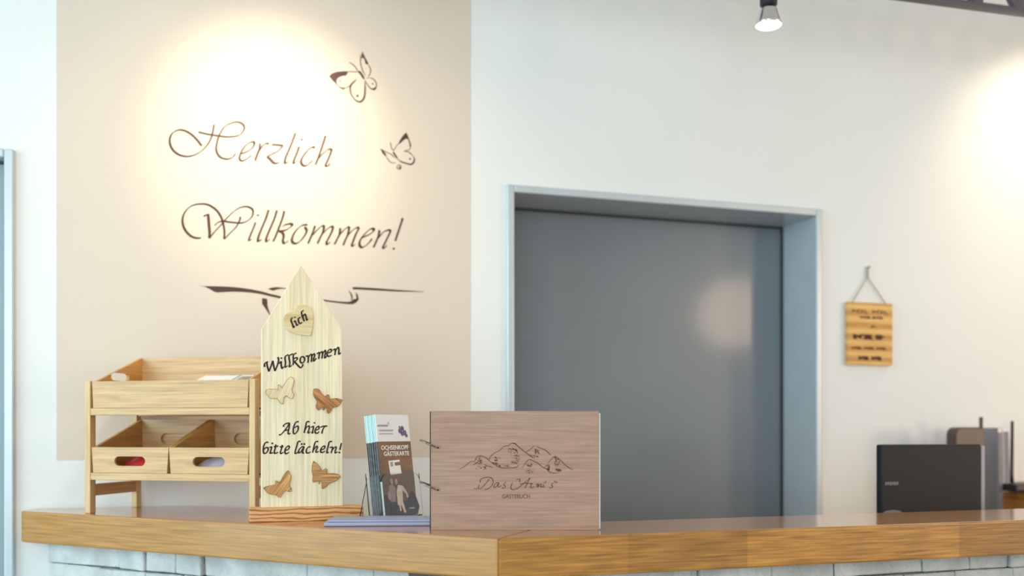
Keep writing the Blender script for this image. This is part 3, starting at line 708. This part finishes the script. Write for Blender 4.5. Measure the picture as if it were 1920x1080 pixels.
# ---------------------------------------------------------------- brochure holder and brochures
ha = math.radians(54); lean = math.radians(7.4)
hx, hy = -.2560, 1.985                                          # front left foot of the front brochure
BR_W, BR_H, BR_T, NB = .099, .2095, .0029, 11
hold = thing('brochure_holder', 'clear acrylic brochure holder standing behind the lilac leaflets', 'brochure holder', (hx, hy, TOPZ), ha)
def ln(x, y, z): return (x, y*math.cos(lean)+z*math.sin(lean), z*math.cos(lean)-y*math.sin(lean)+.0075)   # leaning frame
def lbox(mb, x0, x1, y0, y1, z0, z1):
    return mb.hexa([ln(x0, y0, z0), ln(x1, y0, z0), ln(x1, y1, z0), ln(x0, y1, z0)], [ln(x0, y0, z1), ln(x1, y0, z1), ln(x1, y1, z1), ln(x0, y1, z1)])
dep = NB*BR_T+.002; gth = .0022
# front pocket with rounded upper corners
fp = []
x0, x1, hp = -.004, BR_W+.014, .088
for a in range(0, 91, 15): fp.append((x1-.02+.02*math.sin(math.radians(a)), hp-.02+.02*math.cos(math.radians(a))))
fp += [(x1, 0), (x0, 0)]
for a in range(0, 91, 15): fp.append((x0+.02-.02*math.cos(math.radians(a)), hp-.02+.02*math.sin(math.radians(a))))
MB().prism(fp, -.0012-gth, -.0012, lambda p, d: ln(p[0], d, p[1])).build('front_pocket', M['acrylic'], hold)
for xs in (x0-gth-.0002, x1+.0002): lbox(MB(), xs, xs+gth, -.0012, dep+.001, 0, .085).build('side_wall', M['acrylic'], hold)
lbox(MB(), x0-gth, x1+gth, dep+.001, dep+.001+gth, 0, .092).build('back_plate', M['acrylic'], hold)
lbox(MB(), x0-gth-.0006, x0+.0022, -.0012-gth-.0004, -.0012-gth-.0001, .002, .072).build('edge_glint', M['edge'], hold)  # added strip: white glint painted down the pocket's front left edge
lbox(MB(), x0, x1, -.001, dep, -.0032, -.0008).build('floor_plate', M['acrylic'], hold)
fy = dep+.006
MB().hexa([(x0-.006, fy+.02, 0), (x1+.004, fy+.02, 0), (x1+.004, fy+.02+gth, 0), (x0-.006, fy+.02+gth, 0)], [(x0, fy+.004, .085), (x1, fy+.004, .085), (x1, fy+.004+gth, .085), (x0, fy+.004+gth, .085)]).build('rear_foot', M['acrylic'], hold)
MB().box(x0, x1, .0, fy+.02+gth, 0, .0016).build('base_plate', M['acrylic'], hold)

def brochure(i, label, printed=False):
    t = thing('brochure', label, 'brochure', (hx, hy, TOPZ), ha, 'brochures in the acrylic holder')
    y0 = i*BR_T; y1 = y0+BR_T-.0010; dx = R.uniform(-.0014, .0002) if i else 0; dh = R.uniform(-.0012, .0004) if i else 0
    hdr = BR_H*.735
    lbox(MB(), dx, BR_W+dx, y0, y1, 0, hdr+dh).build('printed_body', M['photo'] if printed else M[('photodark', 'photogrey')[i % 2]], t)
    lbox(MB(), dx, BR_W+dx, y0, y1, hdr+dh, BR_H+dh).build('header', M['mintpaper'] if not printed else M['paper'], t)
    return t
fb = brochure(0, 'front brochure in the acrylic holder, white header and couple on brown cover', True)
# the spines of the front brochure show the dark print too
lbox(MB(), -.0003, -.00005, 0, BR_T-.0005, 0, BR_H*.735).build('spine', M['photodark'], fb)
fl = lambda p, d: ln(p[0], -.0002-d, p[1])
def zt(p, d): return fl((BR_W/2+p[0], p[1]), d)
text_mesh('OCHSENKOPF', .0128, 'title', M['white'], fb, lambda p, d: fl((BR_W*.50+p.x, BR_H*.672+p.y), d), bold=.0002)
text_mesh('G\u00c4STEKARTE', .0128, 'title', M['white'], fb, lambda p, d: fl((BR_W*.53+p.x, BR_H*.612+p.y), d), bold=.0002)
cardo = MB().prism([(.028, .085), (.062, .087), (.059, .116), (.026, .114)], 0, .0003, fl).build('card_picture', M['white'], fb)
MB().prism([(.044, .1035), (.060, .1045), (.0592, .1115), (.0435, .1105)], .0004, .0006, fl).build('picture', M['photo'], cardo)
MB().prism([(.031, .102), (.0385, .1025), (.0382, .112), (.0305, .1115)], .0004, .0006, fl).build('emblem', M['inkgrey'], cardo)
mb = MB()                                                       # header print
for k, (xa, xb, zz) in enumerate(((.004, .036, .187), (.008, .050, .177), (.008, .048, .170))):
    n = 22 if k < 2 else 26; sz = .0022 if k < 2 else .0012
    for j in range(n):
        x = xa+(xb-xa)*j/n; mb.stroke([(x, zz-sz), (x+.0006*(j % 2), zz+sz*(.6+.4*((j*7) % 3)/2))], .0009, fl, wmin=.0008, th=.0002)
mb.stroke([(.034, .189), (.036, .194), (.0385, .189)], .0012, fl, th=.0002)
mb.build('header_print', M['inkgrey'], fb)
mb = MB()
for c, r in (((.070, .176), .006), ((.077, .181), .0055), ((.083, .172), .006), ((.076, .170), .005), ((.088, .166), .004), ((.069, .184), .0025)):
    mb.dot(c, r, fl, th=.0002+r*.01, n=7)
mb.build('logo', M['inkpurple'], fb)
def fig(name, m, polys, z):
    mb = MB()
    for p in polys: mb.prism(p, z, z+.0002, fl)
    mb.build(name, m, fb)
def ell(cx, cy, rx, ry): return [(cx+rx*math.cos(2*math.pi*k/14), cy+ry*math.sin(2*math.pi*k/14)) for k in range(14)]
fig('printed_landscape', M['photodark'], [closed_spline([(0, 0), (BR_W, 0), (BR_W, .035), (.085, .05), (.07, .03), (.03, .028), (.012, .045), (0, .04)], 2)], .0002)
fig('printed_couple', M['cloth'], [[(.020, .030), (.034, .030), (.038, .058), (.030, .066), (.020, .064), (.016, .05)]], .0005)
fig('printed_couple', M['cream'], [[(.040, .022), (.056, .024), (.058, .052), (.068, .045), (.070, .036), (.074, .038), (.071, .048), (.060, .062), (.046, .064), (.040, .05)]], .0006)
fig('printed_trousers', M['trouser'], [[(.020, .002), (.028, .002), (.030, .02), (.032, .002), (.038, .002), (.034, .031), (.019, .031)]], .0004)
fig('printed_legs', M['cream'], [[(.058, .006), (.064, .006), (.058, .026), (.049, .026)], [(.046, .010), (.050, .010), (.049, .026), (.043, .026)]], .0004)
fig('printed_heads', M['skin'], [ell(.0275, .0715, .0042, .0062), ell(.0415, .0705, .0042, .0062), ell(.018, .043, .005, .009)], .0008)
fig('printed_caption', M['white'], [[(.074+.0024*j, .0125), (.0755+.0024*j, .0125), (.0755+.0024*j, .0155+.0008*(j % 2)), (.074+.0024*j, .0155)] for j in range(7)], .0008)
for i in range(1, NB):
    if i < NB-1: brochure(i, 'dark brochure with mint upper edge stacked behind the front one in acrylic holder')
    else: brochure(i, 'rearmost dark brochure in the acrylic holder, against its back plate')

# ---------------------------------------------------------------- leaflets lying on the counter
def folded(name, label, x, y, z, rz, w, d, h, m, open_=.0):
    """a folded leaflet: rounded fold at the front, leaves opening at its left end"""
    t = thing(name, label, 'leaflet', (x, y, z), rz, 'leaflets lying on the bar top')
    n = 10; prof = []
    for k in range(n+1):
        a = math.pi/2+math.pi*k/n; prof.append((h/2+h/2*math.cos(a), h/2+h/2*math.sin(a)))
    outer = prof[::-1]                                          # from bottom front round to the top
    s = MB()
    poly = [(d, 0)]+[p for p in prof[::-1]]+[(d, h)]
    th = h*.32
    inner = [(d, h-th)]+[(h/2+(h/2-th)*math.cos(math.pi/2+math.pi*k/n), h/2+(h/2-th)*math.sin(math.pi/2+math.pi*k/n)) for k in range(n+1)]+[(d, th)]
    s.prism(poly[:]+inner, 0, w, lambda p, dd: (dd, p[0], p[1]))
    s.build('cover', m, t)
    MB().box(.0015, w-.0015, h*.6, d-.002, h*.36, h*.64).build('inner_pages', M['paper'], t)
    return t
folded('folded_leaflet', 'thick lilac folded leaflet lying lowest on the bar between welcome board and guest book', -.357, 1.872, TOPZ, math.radians(4), .21, .095, .0075, M['bluepaper'])
folded('folded_leaflet', 'thin lilac folded leaflet lying on top of the thicker one before the acrylic holder', -.350, 1.880, TOPZ+.0076, math.radians(2.5), .205, .088, .0042, M['bluepaper'])
leaf('flyer', 'small flat lilac flyer topmost on the leaflets at foot of acrylic holder', 'flyer', (-.285, 1.915, TOPZ+.0119), math.radians(3), .115, .05, .0012, 0, M['bluepaper'], None, 'leaflets lying on the bar top')

# ---------------------------------------------------------------- guest book
gx, gy = -.1488, 1.81
GW, GH = .3085, .2185
gb = thing('guest_book', 'walnut brown wooden guest book with mountain engraving standing upright on the bar', 'guest book', (gx, gy, TOPZ), 0)
MB().box(0, GW, 0, .004, 0, GH).build('front_cover', M['ply'], gb, bevel=.0006)
MB().box(-.0020, -.0001, .0002, .0042, .0005, GH-.0005).build('cover_edge', M['plyedge'], gb)
pg = MB()
for k in range(9): pg.box(.006+.0005*(k % 3), GW+.0028-.0006*(k % 2), .0046+k*.0016, .0058+k*.0016, .002, GH-.004-.0012*(k % 3))
pg.build('pages', M['paper'], gb)
MB().box(.0005, GW-.0005, .0194, .0234, 0, GH).build('back_cover', M['ply'], gb, bevel=.0006)
for py in (833, 912):
    z = EYE-(py-HOR)/F*gy-TOPZ
    rr = .0185; pts = []
    for k in range(36):
        a = 2*math.pi*k/36; xx = -.0022+rr*math.cos(a); yy = .0105+rr*math.sin(a); pts.append((xx, yy, z-(xx+.0022)*.42))
    rg = MB().tube(pts, .0016, 8, True).build('binding_ring', M['ringsteel'], gb, smooth=True)
    mb = MB(); mb.lathe([(0.0001, 0), (.0018, .0004), (.0024, .0016), (.0018, .0028), (.0001, .0032)], (.0125, -.0022, z-.0078), 12); mb.build('ring_knuckle', M['plyedge'], rg, smooth=True)
def gbpx(px, py): return ((px-960)/F*gy-gx, EYE-(py-HOR)/F*gy-TOPZ)
on_gb = lambda pts: [gbpx(*p) for p in pts]
gt = lambda p, d: (p[0], -.00005-d, p[1])
GPM = gy/F
G1, G2, G3 = (860, 820, 13.5), (960, 820, 13.5), (880, 885, 10.667)
mb = MB()
pen(mb, G1, [[(10,820),(120,750),(200,690),(260,640),(320,610),(400,600),(430,540),(480,480),(540,465),(600,480),(680,510),(740,560),(790,610)],
 [(770,600),(785,520),(840,450),(920,390),(1020,340),(1120,250),(1180,215),(1250,215),(1320,165),(1390,145),(1440,165),(1485,205)],
 [(640,680),(720,720),(800,740),(860,770)], [(790,610),(900,680),(1000,740),(1100,775),(1300,770),(1450,770)], [(350,700),(440,660),(520,600),(560,600)], [(540,480),(520,540),(560,610),(500,680)],
 [(1250,280),(1330,300),(1400,310),(1480,350)], [(1390,465),(1460,460),(1540,480)]], 1.3, on_gb, gt, GPM, .7, taper=.3)
pen(mb, G2, [[(0,150),(60,160),(160,230),(260,320),(350,390),(440,450),(540,520)], [(350,390),(400,340),(480,290),(540,230),(570,215)], [(620,215),(660,250),(790,300),(860,340),(930,400),(980,450)],
 [(910,650),(980,570),(1060,490),(1120,540)], [(1080,460),(1150,520),(1270,620),(1370,720),(1550,830)],
 [(260,770),(340,650),(430,560),(550,600),(660,660),(770,750),(880,810),(960,880),(1080,905),(1180,890)],
 [(570,280),(600,350),(650,380),(700,420)], [(820,770),(860,720),(920,700),(940,780),(880,810)], [(1060,500),(1120,570),(1080,660),(1160,690),(1130,740)], [(1140,800),(1190,850),(1240,850)], [(60,770),(130,740),(180,690)], [(80,300),(130,370),(150,410)]],
 1.3, on_gb, gt, GPM, .7, taper=.3)
mb.build('mountain_engraving', M['engrave'], gb)
mb = MB()                                                      # hatched rock shading
for reg, areas in ((G1, [((480, 600), 120, 60), ((560, 760), 140, 60), ((1360, 330), 130, 70), ((1420, 540), 120, 120), ((1120, 720), 130, 50), ((960, 540), 80, 60), ((900, 650), 80, 30)]),
                   (G2, [((60, 580), 120, 90), ((420, 690), 80, 50), ((450, 850), 130, 60), ((540, 470), 120, 40), ((1130, 640), 70, 110), ((900, 760), 70, 60), ((1150, 820), 90, 40), ((620, 350), 60, 50)])):
    for (cx, cy), rx, ry in areas:
        for k in range(16):
            a, q = R.uniform(0, 6.28), R.random()**.5; x = cx+rx*q*math.cos(a); y = cy+ry*q*math.sin(a); l = R.uniform(15, 42)
            mb.stroke(on_gb(P(reg, [(x, y), (x+l, y+l*R.uniform(.4, 1.0))])), 1.3*GPM, gt, wmin=.8*GPM, th=.0003)
mb.build('rock_shading', M['engrave2'], gb)
mb = MB()
pen(mb, G3, [[(100,325),(118,335)], [(140,325),(150,345)],
 [(400,140),(350,200),(290,270),(240,320),(195,335),(180,300),(195,260)], [(215,210),(225,150),(300,112),(400,105),(465,145),(470,220),(430,290),(360,340),(300,345)],
 [(585,215),(530,220),(490,280),(505,310),(550,280),(590,215)], [(590,215),(570,280),(590,300),(640,270)], [(735,190),(690,255),(725,290),(690,320),(650,315)],
 [(860,215),(835,280),(840,340),(890,352),(970,320),(1050,260),(1130,190),(1215,115)], [(1215,115),(1160,220),(1110,320)], [(940,150),(1010,145),(1000,210)], [(1010,240),(1100,225),(1270,232)],
 [(1245,225),(1225,300),(1250,322),(1300,290)], [(1330,260),(1350,240),(1370,245),(1350,300)], [(1390,240),(1370,300),(1420,245),(1440,255),(1425,300),(1460,290)], [(1490,250),(1475,300),(1510,290)], [(1530,180),(1520,215)],
 [(1680,215),(1640,260),(1665,290),(1630,320),(1600,310)], [(1705,180),(1715,210)], [(1735,190),(1750,215)]], 1.5, on_gb, gt, GPM, .8, dots=[(1500,215)], dr=.8)
mb.build('title_engraving', M['engrave'], gb)
cxy = gbpx(967.5, 931)
text_mesh('G\u00c4STEBUCH', .0098, 'subtitle_engraving', M['engrave'], gb, lambda p, d: (cxy[0]+p.x*.93, -.00005-d, cxy[1]+p.y))

# ---------------------------------------------------------------- sign on the wall by the door
def wr(px, py): u, z = wallpx(px, py); return u, z
su0, sz1 = wallpx(1583.5, 567); su1, _ = wallpx(1667, 569); _, sz0 = wallpx(1625, 685)
sg = tag(wall_empty('hanging_sign'), 'small wooden sign hanging by a string on the wall right of the grey door', 'sign')
MB().box(su0, su1, -.016, -.002, sz0, sz1).build('plaque', M['signwood'], sg, bevel=.0015)
nu, nz = wallpx(1624, 500)
mb = MB(); kz = wallpx(1624, 520)[1]
mb.tube([(su0+.02, -.009, sz1), (nu, -.006, kz), (su1-.02, -.009, sz1)], .0022, 8); mb.tube([(nu, -.006, kz), (nu+.002, -.005, nz)], .0036, 8); mb.build('string', M['rope'], sg)
mb = MB(); mb.tube([(nu+.002, .0, nz-.004), (nu+.002, -.014, nz-.002)], .003, 8); mb.build('nail', M['silver'], sg)
mb = MB(); sw = su1-su0; sh = sz1-sz0
st = lambda p, d: (su0+p[0]*sw, -.0161-d, sz1-p[1]*sh)
def scribble(x0, x1, y, h, n, w):                              # a line of tiny lettering, too small to read
    for j in range(n):
        x = x0+(x1-x0)*(j+.5)/n; k = j % 5; s = (x1-x0)/n*.38
        if k == 4 and n > 8: continue
        pts = {0: [(x-s, y+h), (x-s, y-h), (x+s, y-h*.2), (x-s, y)], 1: [(x+s, y-h), (x-s, y-h*.4), (x-s, y+h*.7), (x+s, y+h)], 2: [(x-s, y+h), (x, y-h), (x+s, y+h)], 3: [(x-s, y-h), (x-s, y+h), (x+s, y+h)], 4: [(x, y-h), (x, y+h)]}[k]
        for a, b in zip(pts, pts[1:]): mb.add([st((a[0]-w, a[1]), 0), st((b[0]-w, b[1]), 0), st((b[0]+w, b[1]+.014), 0), st((a[0]+w, a[1]+.014), 0)], [(0, 1, 2, 3)])
for row in ((.10, .90, .135, .026, 9, .012), (.28, .78, .232, .017, 8, .022), (.14, .82, .545, .040, 6, .042), (.10, .92, .725, .017, 15, .022), (.25, .77, .885, .032, 9, .026)):
    mb = MB(); scribble(*row); mb.build('burnt_line', M['signink'], sg)
mb = MB(); mb.add([st((.5, .39), 0), st((.56, .355), 0), st((.64, .40), 0), st((.67, .42), 0), st((.57, .38), 0), st((.53, .41), 0)], [(0, 1, 4, 5), (1, 2, 3, 4)])
mb.build('burnt_emblem', M['signink'], sg)

# ---------------------------------------------------------------- behind the bar: desk shelf, monitor, cabinet, routers
def npx(px, dn):                                               # point on the line of sight of a photograph column at wall-parallel distance dn
    r = (px-960)/F; Y = dn/(N.y+N.x*r); return Vector((r*Y, Y, 0))
def zpx(py, p): return EYE-(py-HOR)/F*p.y
cp = npx(1862, WALL-.02)                                        # rear left foot of the beech cabinet
sh1 = cp.dot(W)-.016; sh0 = npx(1745, cR+RW).dot(W)-.40; shd0 = cR+RW-.028; shd1 = WALL-.004
def at_(u, d): p = W*u+N*d; return Vector((p.x, p.y, 0))
slab([at_(sh0, shd0), at_(sh1, shd0), at_(sh1, shd1), at_(sh0, shd1)], .86, .885, 'staff_shelf', M['cabinet'], bevel=.002)
for u_ in (sh0+.01, sh1-.04):
    slab([at_(u_, shd1-.05), at_(u_+.03, shd1-.05), at_(u_+.03, shd1-.02), at_(u_, shd1-.02)], 0, .8595, 'shelf_leg', M['steeldark'])
mp = npx(1742, cR+RW+.17); ma = TH+math.radians(-4)
mtop = zpx(833, mp); mw = 208/F*mp.y/math.cos(ma)*1.0
mon = thing('monitor', 'dark flat monitor seen from behind, rising over the right arm of the bar', 'monitor', (mp.x, mp.y, .886), ma)
MB().box(-mw/2, mw/2, -.012, .012, mtop-.886-.235, mtop-.886).build('housing', M['screen'], mon, bevel=.004)
MB().box(mw/2+.0003, mw/2+.012, -.011, .013, mtop-.886-.234, mtop-.886-.004).build('side_trim', M['silver'], mon, bevel=.002)
MB().box(-mw/2+.008, mw/2-.008, .0121, .0135, mtop-.886-.225, mtop-.886-.01).build('screen', M['black'], mon)
MB().box(-.025, .025, -.03, -.0125, .012, .2).build('stand_neck', M['screen'], mon, bevel=.003)
MB().lathe([(.11, 0), (.11, .008), (.10, .012)], (0, -.01, 0), 36).build('stand_foot', M['screen'], mon)
mz = zpx(905, mp)-.886
mb = MB()
for j in range(6):
    x = -mw/2+.010+j*.0062; mb.box(x, x+.0042, -.0128, -.0121, mz-.004+(.001 if j % 2 else 0), mz+.004)
mb.build('maker_mark', M['greyprint'], mon)
mb = MB(); zz = zpx(957, mp)-.886
mb.add([(-mw/2+.03+.026*math.cos(math.pi*k/12), -.0126, zz-.003+.007*math.sin(math.pi*k/12)) for k in range(13)], [tuple(range(13))]); mb.build('round_label', M['greyprint'], mon)

cz = zpx(917, cp)
cabn = thing('cabinet', 'beech wood cabinet against the wall at right edge behind the bar', 'cabinet', (cp.x, cp.y, 0), TH)
MB().box(0, .8, -.42, 0, .06, cz-.022).build('carcass', M['cabinet'], cabn, bevel=.002)
MB().box(-.012, .812, -.435, 0, cz-.0215, cz).build('top', M['cabinet'], cabn, bevel=.003)
MB().box(.03, .77, -.39, -.03, 0, .059).build('plinth', M['black'], cabn)
for x in (.004, .402): 
    dd = MB().box(x, x+.394, -.441, -.4205, .07, cz-.026).build('door', M['cabinet'], cabn, bevel=.002)
    kx = x+.36 if x < .1 else x+.034
    MB().lathe([(.004, 0), (.004, .01), (.011, .014), (.011, .022), (.006, .025)], (0, 0, 0), 16).build('knob', M['chrome'], dd)
    kb = dd.children[0]; kb.location = (kx, -.441, cz-.12); kb.rotation_euler = (math.pi/2, 0, 0)
# black flat router with upright antenna on the cabinet
def cab(x, y): p = cp+W*x+N*y; return (p.x, p.y, cz)
def cabx(px, dy):                                              # cabinet x of a photograph column at depth dy from the wall side
    p = npx(px, WALL-.02+dy); return (p-cp).dot(W)
rx = cabx(1876, -.12)
rt = thing('router', 'flat black router with tall antenna on the cabinet at right edge', 'router', cab(rx, -.12), TH)
MB().box(0, .19, -.06, .06, .004, .026).build('housing', M['black'], rt, bevel=.004)
for x in (.012, .178):
    for y in (-.05, .05): MB().lathe([(.006, 0), (.006, .0035)], (x, y, 0), 10).build('rubber_foot', M['black'], rt)
for px in (1897, 1990):
    ax = cabx(px, -.10)-rx
    MB().tube([(ax, .02, .026), (ax, .02, .05), (ax+.002, .02, .215)], [.0065, .0055, .0045], 10).build('antenna', M['black'], rt, smooth=True)
# upright brown device with rounded top, left of the folders
dp = npx(1811, WALL-.15); dz = zpx(801, dp)
dv = thing('router', 'brown upright router with rounded corners rising behind the monitor', 'router', (dp.x, dp.y, .8862), TH)
hh = dz-.8862; dw = 66/F*dp.y*.5/math.cos(TH)
pl = [(-dw, 0), (dw, 0)]+[(dw-.022+.022*math.cos(math.radians(a)), hh-.022+.022*math.sin(math.radians(a))) for a in range(0, 91, 15)]+[(-dw+.022-.022*math.sin(math.radians(a)), hh-.022+.022*math.cos(math.radians(a))) for a in range(0, 91, 15)]
MB().prism(pl, -.02, .02, lambda p, d: (p[0], d, p[1])).build('housing', M['brownplastic'], dv, bevel=.004)
ax = (npx(1838, WALL-.12)-dp).dot(W)
MB().tube([(ax, .027, .02), (ax, .027, zpx(782, npx(1838, WALL-.12))-.8862)], .0055, 10).build('antenna', M['brownplastic'], dv, smooth=True)
# grey folders leaning beside it
for i, (pa, pb, m_, lab) in enumerate(((1849, 1859, 'silver', 'grey folder standing upright right of the brown router'), (1859, 1871, 'paper', 'pale folder standing upright beside the grey one by the cabinet'))):
    p = npx(pa, WALL-.10); q = npx(pb, WALL-.10); w_ = (q-p).length-.001
    fo = thing('folder', lab, 'folder', (*(Vector((p.x, p.y, 0))).xy, .8862 if i == 0 else cz+.0005), TH, 'folders by the router')
    zt_ = zpx(802 if i == 0 else 806, p)-(.8862 if i == 0 else cz)
    MB().hexa([(0, -.05, 0), (w_, -.05, 0), (w_, .02, 0), (0, .02, 0)], [(0-.004, -.05, zt_), (w_-.006, -.05, zt_), (w_-.006, .02, zt_), (-.004, .02, zt_)]).build('cover', M[m_], fo, bevel=.001)
    MB().hexa([(.002, -.051, .004), (w_-.002, -.051, .004), (w_-.002, -.0505, .004), (.002, -.0505, .004)], [(-.002, -.051, zt_*.97), (w_-.008, -.051, zt_*.97), (w_-.008, -.0505, zt_*.97), (-.002, -.0505, zt_*.97)]).build('spine_label', M['greyprint'], fo)

# ---------------------------------------------------------------- lamp and truss overhead
LY = 2.35
lx = (1441-960)/F*LY; lz = EYE+(HOR-46)/F*LY
lamp = thing('ceiling_spotlight', 'black socket spotlight with lit white bulb face hanging at top of the picture', 'spotlight', (lx, LY, lz), 0)
k = LY/F
MB().lathe([(24*k, -.002), (24.5*k, .002), (23*k, .006), (19*k, .020), (16*k, .034), (13*k, .042)], (0, 0, 0), 32).build('reflector_bulb', M['chrome'], lamp, smooth=True)
MB().lathe([(.5*k, -.008), (12*k, -.007), (20*k, -.005), (23.5*k, -.0022)], (0, 0, 0), 32).build('lens', M['lens'], lamp, smooth=True)
MB().lathe([(13*k, .0425), (16*k, .046), (16*k, .12), (12*k, .13)], (0, 0, 0), 28).build('socket', M['black'], lamp)
MB().tube([(0, 0, .128), (0, 0, 2.999-lz)], .004, 10).build('cable', M['black'], lamp)
lg = bpy.data.lights.new('lamp_light', 'SPOT'); lo = bpy.data.objects.new('lamp_light', lg); COL.objects.link(lo); lo.parent = lamp
lg.energy = 9; lg.color = (1, .93, .84); lg.spot_size = math.radians(75); lg.spot_blend = .8; lg.shadow_soft_size = .025
lo.location = (0, 0, -.02); lo.rotation_euler = (0, 0, 0)

ta = math.radians(15.2)
tp = Vector(((1800-960)/F*2.6, 2.6, 0)); tz = EYE+(HOR-13.5)/F*2.6
tr = thing('lighting_truss', 'dark grey lattice truss crossing the top right corner', 'truss', (tp.x, tp.y, tz), ta)
MB().box(-1.6, 2.0, -.012, .012, 0, .0165).build('bottom_chord', M['truss'], tr, bevel=.003)
MB().box(-1.6, 2.0, -.012, .012, .15, .1665).build('top_chord', M['truss'], tr, bevel=.003)
mb = MB(); per = .132; off = .052
for j in range(-12, 15):
    x = off+j*per
    if x-.02 < -1.58 or x+per > 1.98: continue
    mb.hexa([(x-.012, -.008, .012), (x+.014, -.008, .012), (x+.014, .008, .012), (x-.012, .008, .012)], [(x+.004, -.008, .153), (x+.020, -.008, .153), (x+.020, .008, .153), (x+.004, .008, .153)])
    mb.hexa([(x+per-.014, -.0075, .012), (x+per+.006, -.0075, .012), (x+per+.006, .0075, .012), (x+per-.014, .0075, .012)], [(x+.022, -.0075, .153), (x+.042, -.0075, .153), (x+.042, .0075, .153), (x+.022, .0075, .153)])
mb.build('lattice', M['truss'], tr)
for x in (-1.2, 1.5): MB().tube([(x, 0, .166), (x, 0, 2.999-tz)], .005, 8).build('hanger', M['truss'], tr)
